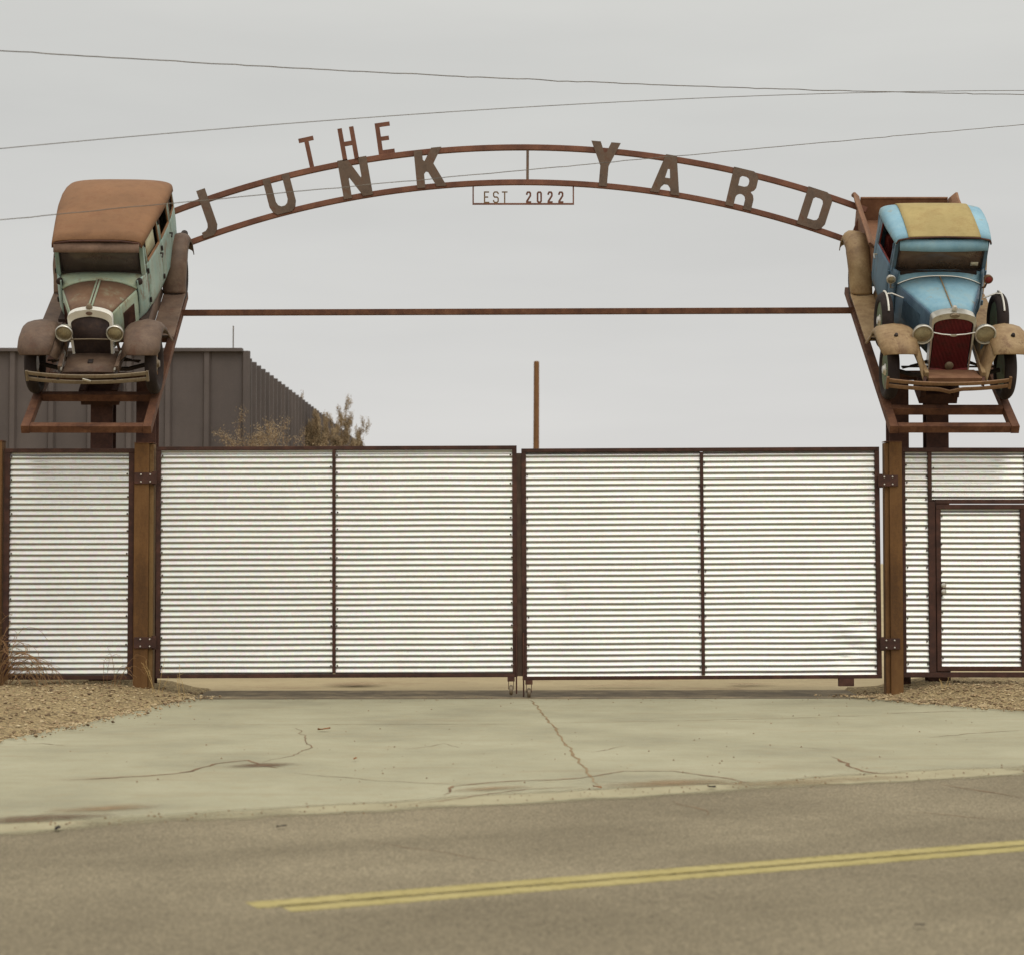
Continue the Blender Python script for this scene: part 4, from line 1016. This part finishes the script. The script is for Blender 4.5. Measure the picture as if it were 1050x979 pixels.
    b = MB(); b.add([(.38, 1.063, 1.215), (.47, 1.063, 1.215), (.47, 1.050, 1.27), (.38, 1.050, 1.27)], [(0, 1, 2, 3)]); b.build('sticker', M['sticker'], wf, solid=.002)
    # cowl and hood
    def top(y, hw, nt, dr): return [(hw*u, y, nt-dr*abs(u)**2.6) for u in lin_s(-1, 1, 14)]
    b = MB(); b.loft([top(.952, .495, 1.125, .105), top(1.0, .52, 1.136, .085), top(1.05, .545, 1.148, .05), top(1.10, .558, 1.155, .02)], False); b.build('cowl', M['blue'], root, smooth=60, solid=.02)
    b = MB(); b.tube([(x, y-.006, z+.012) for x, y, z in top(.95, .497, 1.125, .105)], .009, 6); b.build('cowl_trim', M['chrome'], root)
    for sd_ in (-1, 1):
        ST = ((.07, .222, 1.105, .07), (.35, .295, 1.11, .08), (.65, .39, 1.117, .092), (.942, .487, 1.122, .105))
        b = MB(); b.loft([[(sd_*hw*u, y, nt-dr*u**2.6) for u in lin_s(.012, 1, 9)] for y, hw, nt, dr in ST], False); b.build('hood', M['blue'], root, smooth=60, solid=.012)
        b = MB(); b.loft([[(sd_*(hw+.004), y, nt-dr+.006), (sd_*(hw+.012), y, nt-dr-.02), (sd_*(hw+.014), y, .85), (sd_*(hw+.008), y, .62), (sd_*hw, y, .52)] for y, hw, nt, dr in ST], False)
        hs = b.build('hood_side', M['blue_shaded'], root, smooth=50, solid=.012)
        b = MB()
        for k in range(14):
            y = .36+k*.03; hw = lerp([(q_[0], q_[1]) for q_ in ST], y)+.024; b.beam((sd_*hw, y, .68), (sd_*hw, y, .92), .01, .014, (0, 1, 0))
        b.build('louver', M['blue_shaded'], hs)
        b = MB(); b.lathe([(0, -.08), (.03, -.07), (.05, -.03), (.055, 0), (.057, .015), (.05, .022)], ax_front((sd_*.585, .93, 1.10)), 18); b.tube([(sd_*.58, .95, 1.05), (sd_*.57, .98, .97), (sd_*.50, 1.0, .95)], .012, 6)
        cl_ = b.build('cowl_lamp', M['chrome'] if sd_ < 0 else M['bumper_rust'], root)
        b = MB(); b.lathe([(.049, .018), (.03, .028), (0, .032)], ax_front((sd_*.585, .93, 1.10)), 18); b.build('lens', M['lens'] if sd_ < 0 else M['red_inside'], cl_)
    b = MB(); b.tube([(0, .06, 1.115), (0, .5, 1.124), (0, .945, 1.132)], .007, 6); b.build('hood_hinge', M['joint'], root)
    O_, I_ = arch_outline(.258, .24, .34, 1.13, .36), arch_outline(.234, .224, .34, 1.055, .36)
    b = MB(); band(b, O_, I_, -.06, .075); b.build('radiator_shell', M['chrome'], root, smooth=40)
    n = len(I_); b = MB(); b.add([(x, -.03, z) for x, z in I_], [tuple(range(n))], 0)
    for x in lin_s(-.205, .205, 26):
        b.tube([(x, -.046, .40), (x, -.046, 1.06-.075*(abs(x)/.22)**2.4)], .0046, 5, 1)
    b.build('grille', [M['red_back'], M['red_grille']], root)
    b = MB(); b.tube([(-.225, -.055, .395), (0, -.06, .37), (.225, -.055, .395)], .02, 8); b.build('grille_sill', M['red_grille'], root)
    b = MB(); b.lathe([(.03, 0), (.05, .0), (.052, .012), (.04, .022), (.015, .028), (0, .03)], ax_front((0, -.066, .45)), 20); b.build('crank_cover', M['bumper'], root)
    b = MB(); b.lathe([(0, .02), (.03, .016), (.04, 0)], ax_front((0, -.066, 1.10)) @ Matrix.Diagonal((1.5, .8, 1, 1)), 18); b.build('badge', M['bumper'], root)
    b = MB(); b.lathe([(0, .05), (.02, .045), (.032, .02), (.036, 0), (.02, -.02)], Matrix.Translation((0, 0, 1.15)), 16); b.build('radiator_cap', M['chrome'], root)
    b = MB(); b.tube([(-.24, -.075, .345), (-.1, -.085, .335), (.1, -.08, .325), (.2, -.075, .35), (.25, -.07, .36)], .014, 6); b.build('lower_trim', M['white_shell'], root)
    for sd_ in (-1, 1):
        headlamp(root, (sd_*.365, -.12, .89), .12, M['chrome'])
        b = MB(); b.tube([(sd_*.365, -.08, .76), (sd_*.37, -.03, .70), (sd_*.38, 0, .62)], .02, 8); b.build('lamp_post', M['blue_shaded'], root)
        fender(root, [(-.34, .73, .45, .82), (-.29, .785, .44, .85), (-.17, .835, .43, .87), (0, .855, .43, .88), (.18, .82, .44, .88), (.36, .71, .46, .87), (.54, .55, .5, .86), (.71, .42, .54, .85), (.82, .365, .54, .84)], .42, .86, sd_, M['tan_rust'])
        # fender tongue that runs down to the frame horn
        b = MB(); b.loft([[(sd_*a, y, z) for a, y, z in r_] for r_ in (((.44, -.06, .86), (.46, -.19, .835), (.475, -.33, .74)), ((.385, -.12, .72), (.40, -.26, .69), (.425, -.36, .62)), ((.335, -.18, .56), (.35, -.34, .53), (.385, -.43, .49)), ((.315, -.24, .46), (.325, -.40, .44), (.36, -.48, .42)))], False); b.build('fender_tongue', M['tan_rust'], root, solid=.01, smooth=60)
        b = MB(); b.loft([[(sd_*xi, y, zi), (sd_*.34, y, .56)] for y, xi, zi in ((-.2, .44, .81), (0, .43, .83), (.2, .45, .78), (.45, .48, .6))], False); b.build('fender_apron', M['tan_rust'], root, solid=.008)
        b = MB(); b.lathe([(0, .05), (.018, .045), (.024, .02), (.03, 0)], Matrix.Translation((sd_*.68, -.15, .875)) @ Matrix.Rotation(R(25), 4, 'X'), 12); b.build('fender_lamp', M['black_bits'], root)
        fender(root, [(2.03, .375, .58, .84), (2.09, .52, .59, .86), (2.19, .72, .6, .88), (2.36, .85, .6, .89), (2.58, .90, .6, .89), (2.80, .86, .6, .89), (2.97, .71, .6, .88), (3.05, .57, .6, .88)], .6, .88, sd_, M['tan_rust'])
        b = MB(); b.box((sd_*.70, 1.42, .355), (.30, 1.28, .03)); b.build('running_board', M['tan_rust'], root, bevel=.006)
        b = MB(); b.loft([[(sd_*.56, y, .37), (sd_*.54, y, .44), (sd_*(lerp(HW, y)-.05), y, .53)] for y in (.80, 1.0, 1.5, 2.05)], False); b.build('splash_apron', M['tan_rust'], root, solid=.01)
        sp = wheel(root, (sd_*.685, .62, .70), .345, 'wire', sd_, 'spare_wheel')
        b = MB(); b.tube([(sd_*(.685+.06*math.sin(0)), .62+.352*math.cos(a), .70+.352*math.sin(a)) for a in lin_s(R(60), R(135), 10)], .012, 6); b.build('tyre_strap', M['white_shell'], sp)
        b = MB(); b.tube([(sd_*.48, .62, 1.0), (sd_*.62, .62, 1.06), (sd_*.685, .62, 1.055)], .01, 6); b.build('spare_bracket', M['chrome'], root)
        # bumper brackets
        b = MB(); b.beam((sd_*.34-.05, -.60, .47), (sd_*.34, -.40, .48), .035, .022); b.build('bumper_bracket', M['rust_dark'], root)
    b = MB(); b.tube([(-.27, -.13, .92), (-.14, -.105, .88), (0, -.1, .865), (.14, -.105, .88), (.27, -.13, .92)], .009, 6); b.lathe([(0, .01), (.025, .006), (.028, 0)], ax_front((0, -.108, .866)) @ Matrix.Diagonal((1.6, .6, 1, 1)), 14); b.build('lamp_bar', M['chrome'], root)
    b = MB()
    for z, v_ in ((.50, .0), (.43, .035)):
        rings = [[(x-.09, -.62+.10*(abs(x)/.72)**2.2-dy_, z-v_*max(0, 1-abs(x)/.13)+dz_) for dy_, dz_ in ((0, -.025), (.012, -.02), (.016, 0), (.012, .02), (0, .025), (-.006, 0))] for x in lin_s(-.72, .72, 28)]
        b.loft(rings)
    for x in (-.80, .62): b.box((x, -.53, .468), (.03, .03, .15))
    b.build('bumper', M['bumper_rust'], root)
    b = MB(); b.box((0, -.43, .455), (.62, .06, .07)); b.loft([[(-.3, y, z), (.3, y, z)] for y, z in ((-.42, .49), (-.08, .40))], False); b.build('front_crossmember', M['bed_rust'], root)
    # pickup bed
    fl = .74
    b = MB(); b.box((0, 2.80, fl), (1.14, 1.5, .035)); b.build('bed_floor', M['bed_rust'], root)
    for sd_ in (-1, 1):
        b = MB()
        ys = (2.05, 2.3, 3.3, 3.44, 3.56); 
        rings = []
        for y, zt_ in zip(ys, (1.08, 1.11, 1.14, 1.175, 1.10)):
            rings.append([(sd_*.575, y, fl-.08), (sd_*.58, y, 1.0), (sd_*.60, y, zt_-.06), (sd_*.66, y, zt_), (sd_*.685, y, zt_-.004), (sd_*.685, y, zt_-.035), (sd_*.625, y, zt_-.08), (sd_*.605, y, 1.0), (sd_*.605, y, fl-.08)])
        b.loft(rings); b.build('bed_side', M['bed_rust'], root, smooth=30, bevel=.003)
    b = MB(); b.box((0, 2.08, .92), (1.14, .03, .38)); b.build('bed_front', M['bed_rust'], root)
    b = MB(); b.box((0, 3.50, .88), (1.14, .035, .38)); b.tube([(-.57, 3.49, 1.07), (.57, 3.49, 1.07)], .016, 8); b.build('tailgate', M['bed_rust'], root)
    # inside
    b = MB(); b.box((0, 1.5, .52), (1.04, 1.0, .04)); b.build('floor', M['dark_in'], root)
    b = MB(); b.box((0, 1.62, .72), (1.04, .48, .2)); b.box((0, 1.86, 1.0), (1.04, .13, .56)); b.build('seat', M['red_inside'], root, bevel=.04)
    b = MB(); b.lathe([(.19, -.012), (.2, 0), (.19, .012), (.18, 0)], Matrix.Translation((.25, 1.28, 1.13)) @ Matrix.Rotation(R(55), 4, 'X'), 24); b.tube([(.25, 1.28, 1.13), (.25, 1.03, .96)], .018, 8); b.build('steering_wheel', M['black_bits'], root)
    b = MB(); b.box((0, 1.04, .86), (.92, .03, .6)); b.build('firewall', M['dark_in'], root)
    return root
pickup()

# ------------------------------------------------------------------ background
def shed():
    Y0, X1, H = 18.9, -5.79, 6.0
    root = empty('metal_shed', (X1, Y0, 0), 'dark brown ribbed metal shed behind the left fence', 'shed')
    # ribbed wall profile running along an axis
    def wall(name, L, X):
        b = MB(); prof = []; u = 0; k = 0
        while u < L:
            prof += [(u, 0), (u+.60, 0), (u+.64, -.085), (u+.74, -.085), (u+.78, 0)]; u += .82
        vs = [(p, q, 0) for p, q in prof]+[(p, q, H) for p, q in prof]; n = len(prof)
        b.add(vs, [(i, i+1, n+i+1, n+i) for i in range(n-1)], 0, X)
        return b.build(name, M['shed'], root, smooth=0)
    wall('front_wall', 12, Matrix.Translation((-12, 0, 0)) )
    wall('side_wall', 62, Matrix.Translation((.0, .1, 0)) @ Matrix.Rotation(R(90), 4, 'Z'))
    b = MB(); b.box((-6.05, -.02, H+.02), (12.3, .26, .07)); b.build('front_trim', M['shed'], root)
    b = MB(); b.add([(-12, .1, H-.03), (-.03, .1, H-.03), (-.03, 62, H-.03), (-12, 62, H-.03)], [(0, 1, 2, 3)]); b.build('roof', M['shed'], root, smooth=0)
    b = MB(); b.tube([(-.12, .12, H-.1), (-.12, .12, H+.55)], .014, 6); b.build('mast', M['wire'], root)
shed()
up = MB(); r0 = [.085]*6
up.tube([(.72, 36, -.2), (.715, 36, 2), (.71, 36, 4), (.72, 36, 6), (.725, 36, 7.44), (.725, 36, 7.46)], [.1, .095, .09, .084, .08, .05], 10)
o = up.build('utility_pole', M['wood_pole']); tag(o, 'weathered wooden pole standing alone in the yard behind the gate', 'pole')

def shrub(name, c, h, spread, stems, seed, label, bottom=.3, mat_leaf='bush_leaf', leaf=.05, nleaf=5, group=None, rt=.03, br=(.35, .6)):
    r_ = random.Random(seed); root = empty(name, c, label, 'bush', group)
    tw = MB(); lf = MB()
    def grow(p, d, L, rad, lev):
        pts = [p]; q = p.copy(); dd = d.copy()
        n = 5
        for i in range(n):
            dd = (dd+Vector((r_.gauss(0, .16), r_.gauss(0, .16), r_.gauss(.02, .1)))).normalized(); q = q+dd*L/n; pts.append(q.copy())
        tw.tube(pts, [rad*(1-.75*i/n) for i in range(n+1)], 4 if lev else 6)
        if lev < 3:
            for i in range(2, n+1):
                for _ in range(2 if lev else 3):
                    nd = (dd*.7+Vector((r_.gauss(0, .6), r_.gauss(0, .6), r_.gauss(.15, .35)))).normalized()
                    grow(pts[i], nd, L*r_.uniform(*br), rad*.5, lev+1)
        else:
            for i in range(1, n+1):
                for _ in range(nleaf):
                    a = pts[i]+Vector((r_.gauss(0, .05), r_.gauss(0, .05), r_.gauss(0, .05))); u = Vector((r_.gauss(0, 1), r_.gauss(0, 1), r_.gauss(0, 1))).normalized(); v = u.orthogonal().normalized(); s_ = leaf*r_.uniform(.5, 1.2)
                    lf.add([a-u*s_, a+v*s_*.35, a+u*s_, a-v*s_*.35], [(0, 1, 2, 3)])
    for k in range(stems):
        a = 2*math.pi*k/stems+r_.uniform(-.4, .4)
        grow(Vector((r_.gauss(0, .12), r_.gauss(0, .12), -.05)), Vector((math.cos(a)*spread, math.sin(a)*spread, 1)).normalized(), h*r_.uniform(.55, .8), rt, 0)
    tw.build('stems', M['twig'], root, smooth=60); lf.build('foliage', M[mat_leaf], root, smooth=0)
    return root
sb = shrub('dry_bush', (-4.7, 15.5, 0), 4.1, .2, 9, 3, 'dry brown wispy bush in front of the shed corner', leaf=.026, nleaf=3, rt=.02, br=(.28, .5)); sb.scale = (.74, .8, .97)
sb = shrub('dry_bush', (-5.4, 33.5, 0), 5.9, .10, 9, 11, 'pale straw coloured bush farther back along the shed side', leaf=.038, nleaf=5, rt=.022, br=(.22, .36)); sb.scale = (.5, .6, 1.05)

# ------------------------------------------------------------------ wires above the frontage
def sky_pt(px, py, d):
    a = R(2.317); v = 489.5-py; u = px-525
    dy = math.cos(a)*2088-v*math.sin(a); dz = math.sin(a)*2088+v*math.cos(a)
    return Vector((u*d/dy, d-24, 1.6+dz*d/dy))
def cable(pts, label, r_, wav=0.0, seed=0):
    # fit a parabola through the measured points and let it run on to both sides
    P = [sky_pt(px, py, 15.5+px/1050*6.5) for px, py in pts]
    A_ = Matrix(((0, 0, 0), (0, 0, 0), (0, 0, 0))); B_ = Vector((0, 0, 0))
    for p in P:
        v = Vector((1, p.x, p.x*p.x))
        for i in range(3):
            for j in range(3): A_[i][j] += v[i]*v[j]
            B_[i] += v[i]*p.z
    k = A_.inverted() @ B_; kx = (P[-1].y-P[0].y)/(P[-1].x-P[0].x)
    line = []
    for i in range(0, 281):
        x = -12+i*.09
        y = P[0].y+kx*(x-P[0].x)
        z = k[0]+k[1]*x+k[2]*x*x + wav*(mnoise.noise(Vector((x*3.1, seed, 0)))+.6*mnoise.noise(Vector((x*9, seed, 2))))
        line.append((x, y+wav*mnoise.noise(Vector((x*4, seed, 5))), z))
    b = MB(); b.tube(line, r_, 6); o = b.build('overhead_wire', M['wire'])
    tag(o, label, 'wire', 'overhead wires'); return o
cable([(0, 52), (180, 73), (360, 87), (540, 96), (700, 100), (860, 101.5), (1050, 97)], 'topmost overhead wire, starting high at the left and flattening across the sky', .0042, .009, 1)
cable([(0, 153), (270, 140), (540, 124), (860, 103.5), (1050, 93)], 'middle overhead wire, rising gently to the right just above the arch top', .0032, .0, 2)
cable([(0, 227), (100, 220), (212, 213.5), (300, 207), (336, 204.5), (560, 185), (650, 175), (731, 167), (900, 146), (1050, 128)], 'lowest overhead wire, crossing in front of the arch and sedan roof', .0034, .006, 3)

# ------------------------------------------------------------------ weeds and litter
def weed(c, label, seed, n, h, droop, rad=.0035, mat='twig', lean=0.0, spread=.5):
    r_ = random.Random(seed); root = empty('dry_weed', c, label, 'weed', 'dried weeds along the fence foot'); b = MB()
    for k in range(n):
        a = r_.uniform(0, 6.28); d = Vector((math.cos(a)*spread+lean, math.sin(a)*spread*.5-.1, 1)).normalized(); p = Vector((r_.gauss(0, .05), r_.gauss(0, .03), -.02)); pts = [p.copy()]
        L = h*r_.uniform(.5, 1.1); m = 12
        for i in range(m):
            d = (d+Vector((r_.gauss(lean*.1, .07), r_.gauss(0, .05), -droop*(i/m)*.55))).normalized(); p = p+d*L/m; pts.append(p.copy())
            if i > 3 and r_.random() < .75:
                q = p.copy(); dd = (d+Vector((r_.gauss(0, .7), r_.gauss(0, .5), r_.gauss(-.1, .6)))).normalized(); tp = [q.copy()]
                for j in range(4): dd = (dd+Vector((r_.gauss(0, .3), r_.gauss(0, .3), r_.gauss(-.12, .25)))).normalized(); q = q+dd*L*.035; tp.append(q.copy())
                b.tube(tp, [rad*.6, rad*.55, rad*.5, rad*.4, rad*.3], 4)
        b.tube(pts, [rad*(1-.6*i/m) for i in range(m+1)], 5)
    b.build('stems', M[mat], root)
    return root
weed((-5.92, -.22, .13), 'large tangled brown dried weed arching over the left fence foot', 5, 26, 1.05, 1.15, .0045, lean=.35, spread=.35)
weed((-6.02, -.3, .13), 'reddish dried weed tangle at the far left post', 8, 24, .95, .8, .0048, spread=.3)
weed((-4.66, -.2, .13), 'small dry weed beside the left gate post with hooked twigs', 6, 9, .62, .9, .003, lean=.14, spread=.25)
weed((-4.12, -.3, .08), 'few pale straw stalks right of the left gate post', 9, 4, .36, .15, .0032, 'straw', -.12, .3)
weed((-3.82, -.25, .03), 'single pale straw weed at the gravel tip by the left gate leaf', 12, 3, .42, .1, .003, 'straw', .1, .3)
weed((5.05, -.25, .13), 'tiny dry sprout in the gravel below the walk door', 14, 4, .14, .3, .0028, 'straw', .0, .5)
for k, (px, py, sz, lb) in enumerate(((333, 748, .06, 'curled orange dry leaf on the upper left concrete'), (365, 778, .03, 'small brown leaf on the concrete near the middle crack'), (612, 806, .035, 'brown leaf scrap at the end of the concrete joint'), (729, 806, .04, 'dark leaf scrap at the edge of concrete and asphalt'), (940, 946, .03, 'dark pebble-like scrap on the near asphalt at right'), (290, 846, .03, 'small dark leaf scrap on the asphalt edge at left'), (62, 848, .04, 'small dark leaf scrap at the far left asphalt edge'))):
    x, y = W(px, py); b = MB(); n = 6; vs = []
    for i in range(n+1):
        u = i/n*2-1; wd = .42*math.sqrt(max(0, 1-u*u)); vs += [(u*sz, -wd*sz, .12*sz*u*u+.1*sz), (u*sz, 0, .12*sz*u), (u*sz, wd*sz, .2*sz*u+.14*sz)]
    b.add(vs, [(i*3+j, i*3+j+1, i*3+j+4, i*3+j+3) for i in range(n) for j in range(2)])
    o = b.build('dry_leaf', M['leaf'] if k in (0, 1, 2) else M['black_bits'], smooth=60, solid=.002); o.location = (x, y, .014 if py < 800 else .006); o.rotation_euler = (0, 0, k*1.3)
    tag(o, lb, 'leaf', 'dry leaf scraps on the ground')

scene.view_settings.view_transform = 'Standard'; scene.view_settings.look = 'None'; scene.view_settings.exposure = 0
scene.render.engine = 'CYCLES'
scene.render.resolution_x, scene.render.resolution_y = 1024, 954
